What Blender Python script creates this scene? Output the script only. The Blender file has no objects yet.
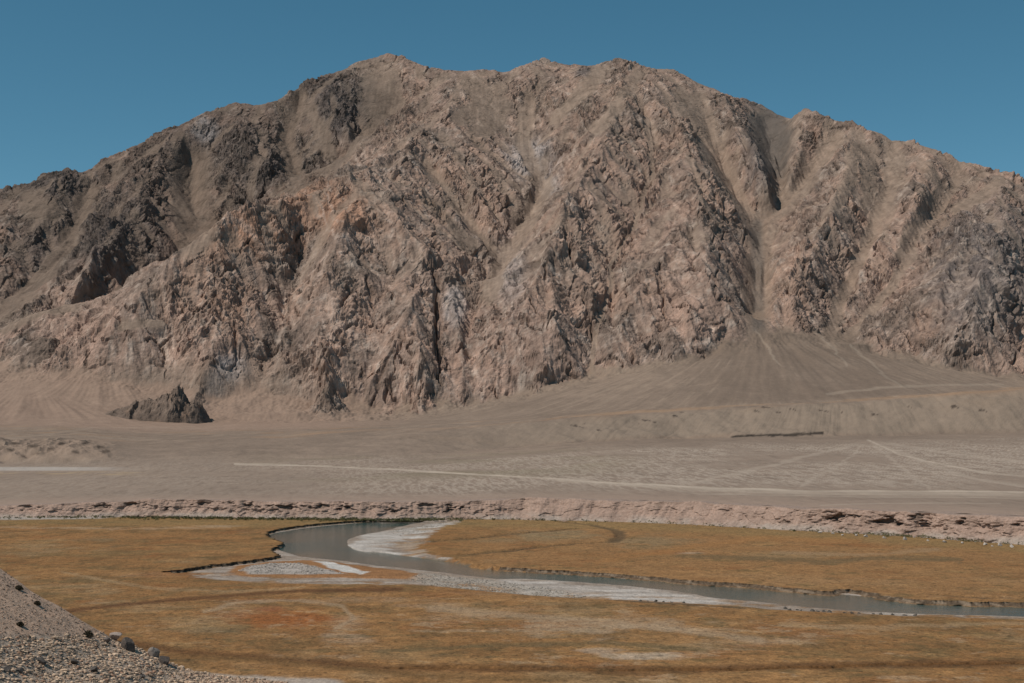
import bpy, math, random
import numpy as np

# ------------------------------------------------------------------ camera, sky, sun, exposure
S = bpy.context.scene
COL = S.collection
F = 1422.2          # focal length in pixels of a 1024 wide picture
HZ = 430.0          # picture row of the horizon
CH = 40.0           # camera height above the river plain
cam_d = bpy.data.cameras.new('camera'); cam = bpy.data.objects.new('camera', cam_d); COL.objects.link(cam)
cam_d.sensor_width = 36; cam_d.lens = 50.0; cam_d.shift_y = (HZ - 341.5) / 1024.0
cam_d.clip_start = 0.5; cam_d.clip_end = 30000
cam.location = (0, 0, CH); cam.rotation_euler = (math.radians(90), 0, 0)
S.camera = cam
SUN_EL, SUN_AZ = 54.0, -114.0        # azimuth from +Y (view direction), negative = left; |az|>90 is behind the camera
w = bpy.data.worlds.new('World'); S.world = w; w.use_nodes = True
nt = w.node_tree; bg = nt.nodes['Background']
sky = nt.nodes.new('ShaderNodeTexSky'); sky.sky_type = 'NISHITA'; sky.sun_disc = False
sky.sun_elevation = math.radians(SUN_EL); sky.sun_rotation = math.radians(SUN_AZ)
sky.altitude = 3800; sky.air_density = 1.0; sky.dust_density = 0.3; sky.ozone_density = 1.0
hs = nt.nodes.new('ShaderNodeHueSaturation'); hs.inputs['Saturation'].default_value = 1.20; hs.inputs['Hue'].default_value = 0.470; hs.inputs['Value'].default_value = 0.98
nt.links.new(sky.outputs[0], hs.inputs['Color']); nt.links.new(hs.outputs[0], bg.inputs[0]); bg.inputs[1].default_value = 0.078
sl = bpy.data.lights.new('sun', 'SUN'); sl.energy = 3.2; sl.angle = math.radians(0.53); sl.color = (1.0, 0.92, 0.815)
so = bpy.data.objects.new('sun', sl); COL.objects.link(so)
so.rotation_euler = (math.radians(90 - SUN_EL), 0, math.radians(180 - SUN_AZ))
so.location = (-300, 0, 400)
S.view_settings.view_transform = 'Standard'; S.view_settings.look = 'None'
S.view_settings.exposure = 0.0; S.view_settings.gamma = 1.0
S.render.resolution_x = 1024; S.render.resolution_y = 683

# ------------------------------------------------------------------ numeric helpers
f32 = np.float32
def A(*a): return [np.asarray(q, dtype=f32) for q in a]
def hsh(ix, iy, s=0):
    h = (ix.astype(np.int64) * 374761393 + iy.astype(np.int64) * 668265263 + s * 1442695041) & 0xffffffff
    h = ((h ^ (h >> 13)) * 1274126177) & 0xffffffff
    h = ((h ^ (h >> 16)) * 2246822519) & 0xffffffff
    h ^= h >> 15
    return h
def rnd(ix, iy, s=0): return (hsh(ix, iy, s) & 0xffff).astype(f32) / f32(65535)
def noise(x, y, s=0):
    """gradient noise about -1..1"""
    x0 = np.floor(x); y0 = np.floor(y); fx = (x - x0).astype(f32); fy = (y - y0).astype(f32)
    ix = x0.astype(np.int64); iy = y0.astype(np.int64)
    u = fx * fx * fx * (fx * (fx * 6 - 15) + 10); v = fy * fy * fy * (fy * (fy * 6 - 15) + 10)
    def g(dx, dy):
        a = rnd(ix + dx, iy + dy, s) * f32(6.2831853)
        return np.cos(a) * (fx - dx) + np.sin(a) * (fy - dy)
    a = g(0, 0); b = g(1, 0); c = g(0, 1); d = g(1, 1)
    return ((a + (b - a) * u) * (1 - v) + (c + (d - c) * u) * v) * f32(1.5)
def fbm(x, y, sc, n=4, s=0, g=0.5):
    r = 0; a = 1.0; t = 0; f = 1.0 / sc
    for i in range(n):
        r = r + noise(x * f + 17.3 * i, y * f - 9.1 * i, s + i) * a; t += a; a *= g; f *= 2.03
    return r / t
def ridged(x, y, sc, n=4, s=0, g=0.5):
    r = 0; a = 1.0; t = 0; f = 1.0 / sc
    for i in range(n):
        r = r + (1 - np.abs(noise(x * f + 7.7 * i, y * f + 3.1 * i, s + i)) * 1.6) * a; t += a; a *= g; f *= 2.03
    return r / t
def cell(x, y, sc, s=0):
    """returns F1, F2 and a random value of the nearest cell"""
    x = x / sc; y = y / sc
    x0 = np.floor(x); y0 = np.floor(y); fx = (x - x0).astype(f32); fy = (y - y0).astype(f32)
    ix = x0.astype(np.int64); iy = y0.astype(np.int64)
    f1 = np.full(fx.shape, 9, f32); f2 = f1.copy(); rv = np.zeros(fx.shape, f32)
    for i in (-1, 0, 1):
        for j in (-1, 0, 1):
            px = rnd(ix + i, iy + j, s) + i - fx; py = rnd(ix + i, iy + j, s + 1) + j - fy
            d = px * px + py * py
            n = d < f1
            f2 = np.where(n, f1, np.minimum(f2, d)); f1 = np.where(n, d, f1)
            rv = np.where(n, rnd(ix + i, iy + j, s + 2), rv)
    return np.sqrt(f1), np.sqrt(f2), rv
def ss(a, b, x):
    t = np.clip((x - a) / (b - a), 0, 1); return t * t * (3 - 2 * t)
def smax(a, b, k):
    h = np.clip(0.5 + 0.5 * (a - b) / k, 0, 1); return b + (a - b) * h + k * h * (1 - h)
def smin(a, b, k): return -smax(-a, -b, k)
def lerp(a, b, t): return a + (b - a) * t
def mixc(c, col, m): return c + (np.asarray(col, f32) - c) * m[..., None]
def segdist(x, y, pts, closed=False, ax=1.0, ay=1.0):
    """distance to polyline"""
    best = np.full(x.shape, 1e9, f32); P = [(p[0] * ax, p[1] * ay) for p in pts]
    x = x * f32(ax); y = y * f32(ay)
    if closed: P = P + [P[0]]
    for (x0, y0), (x1, y1) in zip(P[:-1], P[1:]):
        dx, dy = x1 - x0, y1 - y0; L = dx * dx + dy * dy + 1e-9
        t = np.clip(((x - x0) * dx + (y - y0) * dy) / L, 0, 1)
        best = np.minimum(best, (x - x0 - t * dx) ** 2 + (y - y0 - t * dy) ** 2)
    return np.sqrt(best)
def inside(x, y, pts):
    r = np.zeros(x.shape, bool); n = len(pts)
    for i in range(n):
        x0, y0 = pts[i][:2]; x1, y1 = pts[(i + 1) % n][:2]
        if y0 == y1: continue
        c = ((y0 > y) != (y1 > y)) & (x < (x1 - x0) * (y - y0) / (y1 - y0) + x0)
        r ^= c
    return r
def sdf(x, y, pts, **k):
    """positive inside"""
    d = segdist(x, y, pts, True, **k); return np.where(inside(x, y, pts), d, -d)
def gnd(px, py, z=0.0):
    Y = (CH - z) * F / (py - HZ); return ((px - 512) / F * Y, Y)
def wrld(px, py, Y): return ((px - 512) / F * Y, Y, CH + (HZ - py) / F * Y)
def chaikin(P, n=2, closed=False):
    P = [np.array(p, float) for p in P]
    for _ in range(n):
        Q = [] if closed else [P[0]]
        m = len(P)
        for i in range(m if closed else m - 1):
            a, b = P[i], P[(i + 1) % m]; Q += [a * .75 + b * .25, a * .25 + b * .75]
        if not closed: Q.append(P[-1])
        P = Q
    return P

# ------------------------------------------------------------------ mesh helpers
def mesh_obj(name, V, faces_quads, mat, col=None, parent=None, kind=None, smooth=True, tris=None):
    me = bpy.data.meshes.new(name); V = np.asarray(V, f32).reshape(-1, 3)
    Q = np.asarray(faces_quads, np.int32)
    k = Q.shape[1]
    me.vertices.add(len(V)); me.vertices.foreach_set('co', V.ravel())
    me.loops.add(Q.size); me.loops.foreach_set('vertex_index', Q.ravel())
    me.polygons.add(len(Q)); me.polygons.foreach_set('loop_start', np.arange(0, Q.size, k, dtype=np.int32))
    me.polygons.foreach_set('loop_total', np.full(len(Q), k, np.int32))
    me.polygons.foreach_set('use_smooth', np.full(len(Q), smooth, bool))
    me.update(calc_edges=True)
    if col is not None:
        a = me.color_attributes.new('base', 'FLOAT_COLOR', 'POINT')
        c = np.ones((len(V), 4), f32); cc_ = np.asarray(col); c[:, :cc_.shape[-1]] = np.clip(cc_.reshape(-1, cc_.shape[-1]), 0, 1); a.data.foreach_set('color', c.ravel())
    me.materials.append(mat)
    o = bpy.data.objects.new(name, me); COL.objects.link(o)
    if parent: o.parent = parent
    if kind: o['kind'] = kind
    return o
def grid_faces(R, C):
    i = np.arange((R - 1) * (C - 1), dtype=np.int32); r = i // (C - 1); c = i % (C - 1); a = r * C + c
    return np.stack([a, a + 1, a + C + 1, a + C], 1)
def grid_obj(name, X, Y, Z, mat, col=None, kind='structure', smooth=True):
    return mesh_obj(name, np.stack([X, Y, Z], -1), grid_faces(*X.shape), mat, col, kind=kind, smooth=smooth)
def tag(o, label, cat, group=None, kind=None):
    if label: o['label'] = label
    if cat: o['category'] = cat
    if group: o['group'] = group
    if kind: o['kind'] = kind
    return o

# ------------------------------------------------------------------ materials
def ground_mat(name, scales, amt, bumps, rough=0.95, attr=True, base=(0.3, 0.3, 0.3), stretch=(1, 1, 1)):
    """procedural ground: per-point mineral / plant colour times layered noise, with noise relief"""
    m = bpy.data.materials.new(name); m.use_nodes = True; t = m.node_tree; N = t.nodes; L = t.links
    b = N['Principled BSDF']; b.inputs['Roughness'].default_value = rough; b.inputs['Specular IOR Level'].default_value = 0.15
    tc = N.new('ShaderNodeNewGeometry'); mp = N.new('ShaderNodeMapping'); mp.inputs['Scale'].default_value = stretch
    L.new(tc.outputs['Position'], mp.inputs['Vector'])
    if attr:
        at = N.new('ShaderNodeVertexColor'); at.layer_name = 'base'; cur = at.outputs['Color']
    else:
        at = N.new('ShaderNodeRGB'); at.outputs[0].default_value = (*base, 1); cur = at.outputs[0]
    for sc, am in zip(scales, amt):
        n = N.new('ShaderNodeTexNoise'); n.inputs['Scale'].default_value = 1 / sc; n.inputs['Detail'].default_value = 4; n.inputs['Roughness'].default_value = 0.65
        L.new(mp.outputs[0], n.inputs['Vector'])
        mr = N.new('ShaderNodeMapRange'); mr.inputs['From Min'].default_value = 0.3; mr.inputs['From Max'].default_value = 0.7
        mr.inputs['To Min'].default_value = 1 - am; mr.inputs['To Max'].default_value = 1 + am
        L.new(n.outputs['Fac'], mr.inputs['Value'])
        mu = N.new('ShaderNodeVectorMath'); mu.operation = 'SCALE'; 
        L.new(cur, mu.inputs[0]); sc_out = mr.outputs[0]
        if attr:
            mx = N.new('ShaderNodeMix'); mx.data_type = 'FLOAT'; mx.inputs['A'].default_value = 1.0; L.new(at.outputs['Alpha'], mx.inputs['Factor']); L.new(mr.outputs[0], mx.inputs['B']); sc_out = mx.outputs['Result']
        L.new(sc_out, mu.inputs['Scale']); cur = mu.outputs[0]
    L.new(cur, b.inputs['Base Color'])
    prev = None
    for sc, dist, kind in bumps:
        if kind == 'v':
            n = N.new('ShaderNodeTexVoronoi'); n.inputs['Scale'].default_value = 1 / sc; out = n.outputs['Distance']
        else:
            n = N.new('ShaderNodeTexNoise'); n.inputs['Scale'].default_value = 1 / sc; n.inputs['Detail'].default_value = 5; n.inputs['Roughness'].default_value = 0.6; out = n.outputs['Fac']
        L.new(tc.outputs['Position'], n.inputs['Vector'])
        bp = N.new('ShaderNodeBump'); bp.inputs['Distance'].default_value = dist; bp.inputs['Strength'].default_value = 1.0
        if attr: L.new(at.outputs['Alpha'], bp.inputs['Strength'])
        L.new(out, bp.inputs['Height'])
        if prev: L.new(prev, bp.inputs['Normal'])
        prev = bp.outputs[0]
    if prev: L.new(prev, b.inputs['Normal'])
    return m
M_mount = ground_mat('mountain_rock', (30, 7), (0.14, 0.22), ((22, 4.5, 'n'), (6, 2.4, 'n')))
M_meadow = ground_mat('meadow_turf', (5, 1.3, 0.5), (0.12, 0.24, 0.30), ((2.2, 0.6, 'n'), (0.6, 0.2, 'n')))
M_scarp = ground_mat('scarp_silt', (4, 1.0), (0.1, 0.16), ((2.5, 0.9, 'n'), (0.8, 0.35, 'n')))
M_soil = ground_mat('peat_soil', (2, 0.6), (0.2, 0.25), ((1.0, 0.4, 'n'),))
M_slope = ground_mat('slope_gravel', (0.5, 0.12, 0.045), (0.10, 0.2, 0.42), ((0.10, 0.025, 'n'), ))
M_stone = ground_mat('field_stone', (0.25, 0.06), (0.15, 0.25), ((0.12, 0.03, 'n'),))
M_pebble = ground_mat('bar_pebble', (1.5,), (0.2,), ((0.5, 0.15, 'n'),))
M_scrub = ground_mat('scrub_leaf', (0.8, 0.2), (0.3, 0.3), ())
def water_mat():
    m = bpy.data.materials.new('river_water'); m.use_nodes = True; t = m.node_tree; N = t.nodes; L = t.links
    b = N['Principled BSDF']; b.inputs['Base Color'].default_value = (0.075, 0.085, 0.07, 1)
    b.inputs['Roughness'].default_value = 0.10; b.inputs['IOR'].default_value = 1.33
    g = N.new('ShaderNodeNewGeometry'); n = N.new('ShaderNodeTexNoise'); n.inputs['Scale'].default_value = 0.7; n.inputs['Detail'].default_value = 4
    L.new(g.outputs['Position'], n.inputs['Vector']); bp = N.new('ShaderNodeBump'); bp.inputs['Distance'].default_value = 0.12; L.new(n.outputs['Fac'], bp.inputs['Height'])
    L.new(bp.outputs[0], b.inputs['Normal'])
    n2 = N.new('ShaderNodeTexNoise'); n2.inputs['Scale'].default_value = 0.02; L.new(g.outputs['Position'], n2.inputs['Vector'])
    cr = N.new('ShaderNodeValToRGB'); cr.color_ramp.elements[0].position = .4; cr.color_ramp.elements[1].position = .62
    cr.color_ramp.elements[0].color = (0.14, 0.128, 0.10, 1); cr.color_ramp.elements[1].color = (0.045, 0.10, 0.10, 1)
    L.new(n2.outputs['Fac'], cr.inputs[0]); L.new(cr.outputs[0], b.inputs['Base Color'])
    return m
M_water = water_mat()

# ================================================================== MOUNTAIN BEDROCK from surveyed ridges and gullies
SL = 0.62
def plane_Y(py): return -1376.0 / ((HZ - py) / F - SL)
skyline = [(-260,285,200),(-120,235,220),(-60,212,240),(0,190,250),(12,186,250),(25,190,250),(34,184,240),(40,175,240),(55,171,240),(66,170,240),(78,176,250),(88,174,260),(100,163,260),(113,155,260),(128,152,250),(147,138,240),
 (160,131,240),(175,129,230),(182,124,220),(195,115,210),(215,108,200),(232,104,190),(248,106,180),(262,105,170),(277,102,150),(287,94,140),(300,86,130),(318,80,110),(325,73,100),(332,75,90),(345,69,80),(355,61,60),(370,60,40),
 (390,54,0),(405,58,0),(420,65,10),(440,70,20),(455,72,30),(488,71,30),(500,74,20),(515,70,10),(530,63,0),(541,59,0),(550,62,20),(565,68,80),(575,70,200),(590,68,250),(600,67,60),(610,62,0),(620,57,-50),(632,60,-40),(645,68,-30),
 (665,68,0),(680,71,0),(690,79,0),(705,84,20),(720,93,60),(733,98,150),(745,100,250),(760,105,300),(775,111,300),(792,117,200),(799,110,40),(815,111,0),(830,119,0),(845,121,0),(860,127,0),(880,131,0),(893,138,10),(905,139,0),
 (918,144,0),(935,148,0),(950,154,0),(975,162,0),(1000,170,0),(1024,180,0),(1080,198,0),(1160,225,0),(1300,285,0),(1450,330,0)]
ridges = [
 [(40,372,-50),(100,322,-110),(150,285,-150),(175,262,-180),(205,232,-200),(250,212,-205),(290,197,-200),(330,182,-175),(370,172,-130),(400,160,-80),(425,130,-10),(450,105,10),(457,80,25)],
 [(147,140,230),(150,160,190),(143,190,130),(125,222,80),(95,260,30),(55,300,-30),(20,325,-40)],
 [(66,172,235),(60,200,190),(30,235,130),(-10,270,80)],
 [(232,108,185),(243,132,150),(262,155,120),(286,183,100)],
 [(325,78,95),(335,105,80),(352,132,70),(372,150,10)],
 [(195,118,205),(165,160,200),(158,185,190)],
 [(300,203,-170),(262,265,-100),(225,335,-110),(190,395,-60)],
 [(385,175,-140),(402,230,-150),(413,300,-135),(420,360,-110),(425,400,-60)],
 [(345,205,-170),(330,280,-130),(325,350,-120),(330,400,-70)],
 [(455,150,-10),(478,190,-10),(498,228,20)],
 [(620,60,-50),(625,90,-85),(610,130,-125),(588,162,-150),(565,200,-185),(556,240,-190),(550,300,-180),(540,360,-130),(535,400,-60)],
 [(541,62,0),(560,95,20),(600,110,-60)],
 [(652,80,-40),(690,140,-90),(702,200,-170),(708,260,-185),(692,320,-150),(672,360,-90)],
 [(726,98,60),(738,125,10),(755,152,-20),(770,180,0)],
 [(799,114,30),(800,140,60),(790,180,75)],
 [(845,124,-5),(848,170,-50),(828,215,-80),(806,255,-110),(788,292,-100),(778,322,-60)],
 [(930,150,-5),(925,190,-60),(902,230,-80),(888,262,-60)],
 [(1000,172,0),(1003,220,-160),(985,280,-210),(955,335,-150),(930,368,-70)],
 [(1090,205,0),(1110,280,-220),(1090,360,-120)],
 [(470,300,-60),(465,350,-70),(455,400,-40)],
 [(640,240,-110),(648,300,-130),(640,350,-100),(620,385,-50)],
]
gullies = [
 [(45,350,100),(110,305,150),(165,268,180),(205,241,205),(240,218,225),(280,200,225),(312,186,200),(345,160,160),(370,130,130),(398,100,90)],
 [(90,190,300),(80,220,230),(62,255,160),(30,290,120),(-10,320,100)],
 [(190,165,270),(190,205,240),(196,236,215)],
 [(300,100,200),(285,140,210),(296,178,205)],
 [(530,100,110),(522,145,150),(545,185,140),(528,222,115),(505,258,70),(490,292,10)],
 [(425,165,40),(452,203,55),(478,238,70),(500,262,70)],
 [(570,140,30),(556,175,60),(546,190,110)],
 [(640,105,-10),(655,160,-20),(640,210,-60),(612,268,-80),(598,335,-80),(590,380,-30)],
 [(700,98,60),(714,148,130),(736,196,150),(757,232,125)],
 [(765,122,300),(775,160,250),(783,193,190),(762,230,125),(757,262,85),(757,300,40),(757,332,0)],
 [(835,140,90),(812,172,140),(786,204,150),(765,228,125)],
 [(893,142,50),(886,190,60),(870,235,50),(850,280,30),(836,312,20),(830,342,-10)],
 [(962,163,70),(950,195,70),(915,240,50),(888,290,20),(850,330,-10)],
 [(300,260,-40),(278,330,-50),(262,385,-20)],
 [(372,250,-90),(368,320,-90),(372,385,-50)],
 [(447,215,-50),(452,270,-85),(452,330,-85),(450,400,-40)],
 [(1055,230,40),(1050,300,-20),(1030,360,-20)],
]
GX0, GX1, GY0, GY1 = -3400.0, 3400.0, 1500.0, 5200.0
def solve_bed():
    pts = []
    def addline(L, off=0, dz=0):
        for (a, b) in zip(L[:-1], L[1:]):
            n = max(2, int(max(abs(a[0]-b[0]), abs(a[1]-b[1])) / 1.2))
            for i in range(n + 1):
                t = i / n; px, py, d = [a[k] + (b[k] - a[k]) * t for k in range(3)]
                if L is not skyline: d *= 1 + (.5 if px < 400 and py < 300 else .10) * min(max((py - np.interp(px, skx, sky_) - 8) / 60, 0), 1) * min(max((425 - py) / 60, 0), 1)
                Y = plane_Y(py) + d; x, y, z = wrld(px, py, Y)
                pts.append((x * (Y + off) / Y, y + off, z + dz))
    skx = [p[0] for p in skyline]; sky_ = [p[1] for p in skyline]
    addline(skyline); addline(skyline, 260, -150); addline(skyline, 700, -420)
    for r in ridges + gullies: addline(r)
    for px in range(-400, 1500, 4):
        py = 412; Y = plane_Y(py); x, y, z = wrld(px, py, Y); pts.append((x, y, z))
        pts.append((x * 1900 / Y, 1900, -120))
    P = np.array(pts)
    Z = None
    for cs, it in ((160, 300), (80, 250), (40, 200), (20, 160), (10, 120)):
        nx = int((GX1 - GX0) / cs) + 1; ny = int((GY1 - GY0) / cs) + 1
        ix = np.clip(np.rint((P[:, 0] - GX0) / cs).astype(int), 0, nx - 1); iy = np.clip(np.rint((P[:, 1] - GY0) / cs).astype(int), 0, ny - 1)
        s = np.zeros((ny, nx)); c = np.zeros((ny, nx)); np.add.at(s, (iy, ix), P[:, 2]); np.add.at(c, (iy, ix), 1)
        fix = c > 0; val = np.where(fix, s / np.maximum(c, 1), 0)
        if Z is None: Z = np.full((ny, nx), 200.0)
        else:
            yy = np.linspace(0, Z.shape[0] - 1, ny); xx = np.linspace(0, Z.shape[1] - 1, nx)
            y0 = np.minimum(yy.astype(int), Z.shape[0] - 2); x0 = np.minimum(xx.astype(int), Z.shape[1] - 2); ty = (yy - y0)[:, None]; tx = (xx - x0)[None]
            Z = (Z[y0][:, x0] * (1-tx) + Z[y0][:, x0+1] * tx) * (1-ty) + (Z[y0+1][:, x0] * (1-tx) + Z[y0+1][:, x0+1] * tx) * ty
        Z[fix] = val[fix]; Z[0] = -150; Z[-1] = 100
        for k in range(it):
            E = np.pad(Z, 1, mode='edge'); Zn = (E[:-2, 1:-1] + E[2:, 1:-1] + E[1:-1, :-2] + E[1:-1, 2:]) * .25
            Zn[fix] = val[fix]; Zn[0] = -150; Zn[-1] = 100; Z = Zn
    for k in range(2):                       # round the creases a little
        E = np.pad(Z, 1, mode='edge'); Z = Z * .5 + (E[:-2, 1:-1] + E[2:, 1:-1] + E[1:-1, :-2] + E[1:-1, 2:]) * .125
    return Z.astype(f32)
BED = solve_bed(); BGY, BGX = np.gradient(BED, 10.0)
def blur(Z, n):
    for k in range(n):
        E = np.pad(Z, 1, mode='edge'); Z = (E[:-2, 1:-1] + E[2:, 1:-1] + E[1:-1, :-2] + E[1:-1, 2:]) * .25
    return Z
BGXs, BGYs = blur(BGX, 12), blur(BGY, 12)
def samp(G, x, y):
    gx = np.clip((x - GX0) / 10, 0, G.shape[1] - 1.001); gy = np.clip((y - GY0) / 10, 0, G.shape[0] - 1.001)
    x0 = gx.astype(int); y0 = gy.astype(int); tx = (gx - x0).astype(f32); ty = (gy - y0).astype(f32)
    return (G[y0, x0] * (1-tx) + G[y0, x0+1] * tx) * (1-ty) + (G[y0+1, x0] * (1-tx) + G[y0+1, x0+1] * tx) * ty

def erosion(x, y, dx, dy, s):
    """branching gully noise running along the contour-normal; returns value and gradient"""
    x0 = np.floor(x); y0 = np.floor(y); fx = (x - x0).astype(f32); fy = (y - y0).astype(f32)
    ix = x0.astype(np.int64); iy = y0.astype(np.int64); v = 0; gx = 0; gy = 0; wt = 0
    for i in (-1, 0, 1):
        for j in (-1, 0, 1):
            px = fx - i - rnd(ix + i, iy + j, s); py = fy - j - rnd(ix + i, iy + j, s + 1)
            wg = np.exp(-(px * px + py * py) * 2.2) ; m = (px * dx + py * dy) * f32(6.2831)
            v = v + np.cos(m) * wg; sn = np.sin(m) * wg; gx = gx - sn * dx; gy = gy - sn * dy; wt = wt + wg
    return v / wt, gx / wt, gy / wt

def lin(u, tab):
    g = np.arange(-900, 1900, 5.0); t = np.interp(g, [a for a, b in tab], [b for a, b in tab])
    t = np.convolve(np.pad(t, 12, 'edge'), np.hanning(27)[1:-1] / np.hanning(27).sum(), 'valid')
    return np.interp(u, g, t).astype(f32)
cones = [(757,312,0.375,1.4e-4),(834,336,0.30,0.95e-4),(486,412,0.20,0.5e-4),(30,378,0.22,0.8e-4),(-60,345,0.42,2.6e-4),(28,350,0.42,2.4e-4),(100,348,0.43,2.4e-4),(175,374,0.40,2.6e-4),(262,384,0.40,3.0e-4),(345,398,0.38,3.0e-4),(158,395,0.33,2.4e-4),(430,396,0.38,3.5e-4),(250,412,0.16,0.4e-4),(930,384,0.16,0.5e-4),(1110,350,0.25,0.8e-4),(-120,380,0.2,0.7e-4)]
scree_lines = [(gullies[4],9),(gullies[5],6),(gullies[8],11),(gullies[9],16),(gullies[10],11),([(757,240,0),(758,325,0)],8),([(600,75,0),(575,100,0),(556,120,0)],9),([(690,100,0),(712,160,0)],8),([(420,190,0),(470,250,0)],5),([(310,110,0),(330,150,0)],8),([(500,90,0),(460,120,0)],10),([(860,140,0),(850,180,0),(830,210,0)],8),([(900,160,0),(880,220,0)],8),([(1000,180,0),(960,210,0)],7),(gullies[11],8),(gullies[12],6),(gullies[0],8),(gullies[1],11),(gullies[2],24),(gullies[3],9),(gullies[7],3),
  ([(640,75,0),(612,110,0),(596,130,0)],8),([(470,85,0),(500,110,0),(480,130,0)],14),([(380,80,0),(378,110,0)],20),([(30,205,0),(50,215,0)],14),([(680,95,0),(700,130,0)],9),([(780,120,0),(775,150,0)],20),([(870,150,0),(868,200,0)],10),([(940,190,0),(900,250,0)],7),([(0,330,0),(60,310,0),(100,290,0)],5),([(120,330,0),(160,320,0)],6)]
cracks = [([(430,268,0),(445,262,0),(466,266,0)],14,34),([(434,268,0),(438,290,0),(434,318,0),(440,345,0),(443,380,0)],11,40),([(505,0,0),(505,1,0)],1,0),([(565,232,0),(568,262,0)],8,24),([(585,298,0),(592,330,0)],6,22),([(232,330,0),(242,362,0)],5,18),
 ([(400,345,0),(395,375,0),(388,400,0)],7,18),([(318,402,0),(345,392,0)],6,14),([(408,192,0),(402,204,0)],4,16),([(430,200,0),(442,216,0)],8,18),([(712,200,0),(722,216,0)],12,24),([(212,270,0),(216,300,0)],4,14),([(660,270,0),(664,320,0)],4,14),([(620,255,0),(628,300,0)],3,12),([(800,215,0),(806,235,0)],4,10),([(885,240,0),(875,255,0)],5,16)]

def survey(x, y, z):
    Y = np.maximum(y, 1); return 512 + F * x / Y, HZ - F * (z - CH) / Y
def terrain(x, y):
    """height, plus masks, of everything beyond the terrace edge"""
    u = 512 + F * x / np.maximum(y, 50)
    # --- outwash plain, embankment and the gentle surface above it
    z6 = lin(u, [(-300,6.3),(0,6.4),(300,6.8),(500,7.2),(780,8.2),(1024,9.3),(1300,10)])
    zp = lin(u, [(-300,10),(0,11),(250,13),(480,18),(640,28),(840,31),(1024,36),(1300,42)])
    t = np.clip((y - 560) / 890, 0, 4); plain = z6 + (zp - z6) * t ** 1.15
    ze = lin(u, [(-300,22),(0,24),(150,26),(300,31),(480,46),(640,60),(840,72),(1024,87),(1300,98)])
    zf = lin(u, [(-300,62),(0,55),(200,52),(480,60),(640,72),(840,84),(1024,104),(1300,120)])
    wob = fbm(x, y, 260, 3, 5) * 45 + ridged(x - lin(u, [(-300,.55),(780,.50),(900,-.15),(1300,-.2)]) * (y - 1500), y * 0.12, 15, 3, 9) * 2.2 + fbm(x, y, 40, 3, 10) * 12
    Ye = 1610 + lin(u, [(-300,-60),(200,-60),(480,20),(1024,0)])
    face = lin(u, [(-300,.06),(200,.06),(420,.10),(560,.30),(700,.42),(1300,.42)])
    Yfoot = Ye - (ze - zp) / face + wob * ss(300, 620, u)
    top = ze + (zf - ze) * np.clip((y - Ye) / 650, -0.6, 2)
    emb = plain + np.maximum(0, y - Yfoot) * face + ridged(x, y * .5, 40, 3, 44) * 0.8 * ss(0, 40, y - Yfoot)
    z = smin(top, emb, 5.0)
    facem = ss(2, 12, y - Yfoot) * ss(-3, 6, top - emb) * ss(350, 600, u)
    lower = fbm(x, y, 90, 4, 77) * 3.0 * ss(900, 1500, y); z = z + lower
    z = z + fbm(x, y, 14, 3, 78) * 0.35 * ss(700, 1000, y)
    # low eroded bluffs at the far left
    bl = ss(150, 60, u) * ss(1290, 1320, y + fbm(x, y, 60, 3, 12) * 60) ; z = z + bl * (6 + ridged(x, y * .4, 30, 3, 13) * 7 * ss(1300, 1350, y) * ss(1560, 1480, y))
    # --- fans
    fan = z * 1.0
    for (cx, cy, s0, cv) in cones:
        Y0 = plane_Y(cy); ax, ay, az = wrld(cx, cy, Y0)
        r = np.hypot(x - ax, (y - ay)); r2 = np.minimum(r, s0 / (2 * cv))
        th = np.arctan2(x - ax, ay - y)
        zc = az - s0 * r2 + cv * r2 * r2 - np.maximum(r - r2, 0) * .06 + (noise(th * 9, r * 0.004, 60) * 2.6 + noise(th * 31 + r * .004, r * 0.009, 61) * 1.0) * ss(30, 300, r)
        fan = smax(fan, zc, 9.0)
    ag = np.random.default_rng(5)
    for cx in np.arange(-300, 1330, 47):
        cx = cx + ag.uniform(-16, 16); cy = float(np.interp(cx, [0, 250, 480, 600, 680, 740, 850, 900, 1024], [392, 404, 400, 372, 348, 325, 348, 374, 372])) - ag.uniform(2, 16)
        Y0 = plane_Y(cy); ax, ay, az = wrld(cx, cy, Y0); mk = (np.abs(x - ax) < 260) & (np.abs(y - ay) < 330)
        if not mk.any(): continue
        xm = x[mk] - ax; ym = y[mk] - ay; r = np.hypot(xm * 1.15, ym); r2 = np.minimum(r, 150); zc = az - 3 - .46 * r2 + .0013 * r2 * r2 + noise(np.arctan2(xm, -ym) * 6, r * .02, 66) * 1.2 - np.maximum(r - 150, 0) * .9
        fan[mk] = smax(fan[mk], zc, 7.0)
    fanm = ss(0, 8, fan - z)
    fan = fan + fbm(x, y, 16, 3, 83) * 0.5
    # --- bedrock
    bed = samp(BED, x, y)
    uu, vv = survey(x, y, bed)
    wx = fbm(x, y, 90, 3, 21) * 7; wy = fbm(x, y, 90, 3, 22) * 7
    sc = np.zeros(x.shape, f32); dpl = y - plane_Y(np.clip(vv, 40, 420))
    for L, wd in scree_lines:
        mk = (uu > min(p[0] for p in L) - 40) & (uu < max(p[0] for p in L) + 40) & (vv > min(p[1] for p in L) - 40) & (vv < max(p[1] for p in L) + 40)
        if not mk.any(): continue
        d = segdist(uu[mk] + wx[mk], vv[mk] + wy[mk], L); q_ = 1 - ss(wd * 0.55, wd * 1.25, d)
        if L is gullies[0] or L is gullies[1]: q_ = q_ * ss(30, 90, dpl[mk])
        sc[mk] = np.maximum(sc[mk], q_)
    sc = np.maximum(sc, .75 * ss(345, 385, vv + wy * 3) * ss(380, 250, uu))
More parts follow.
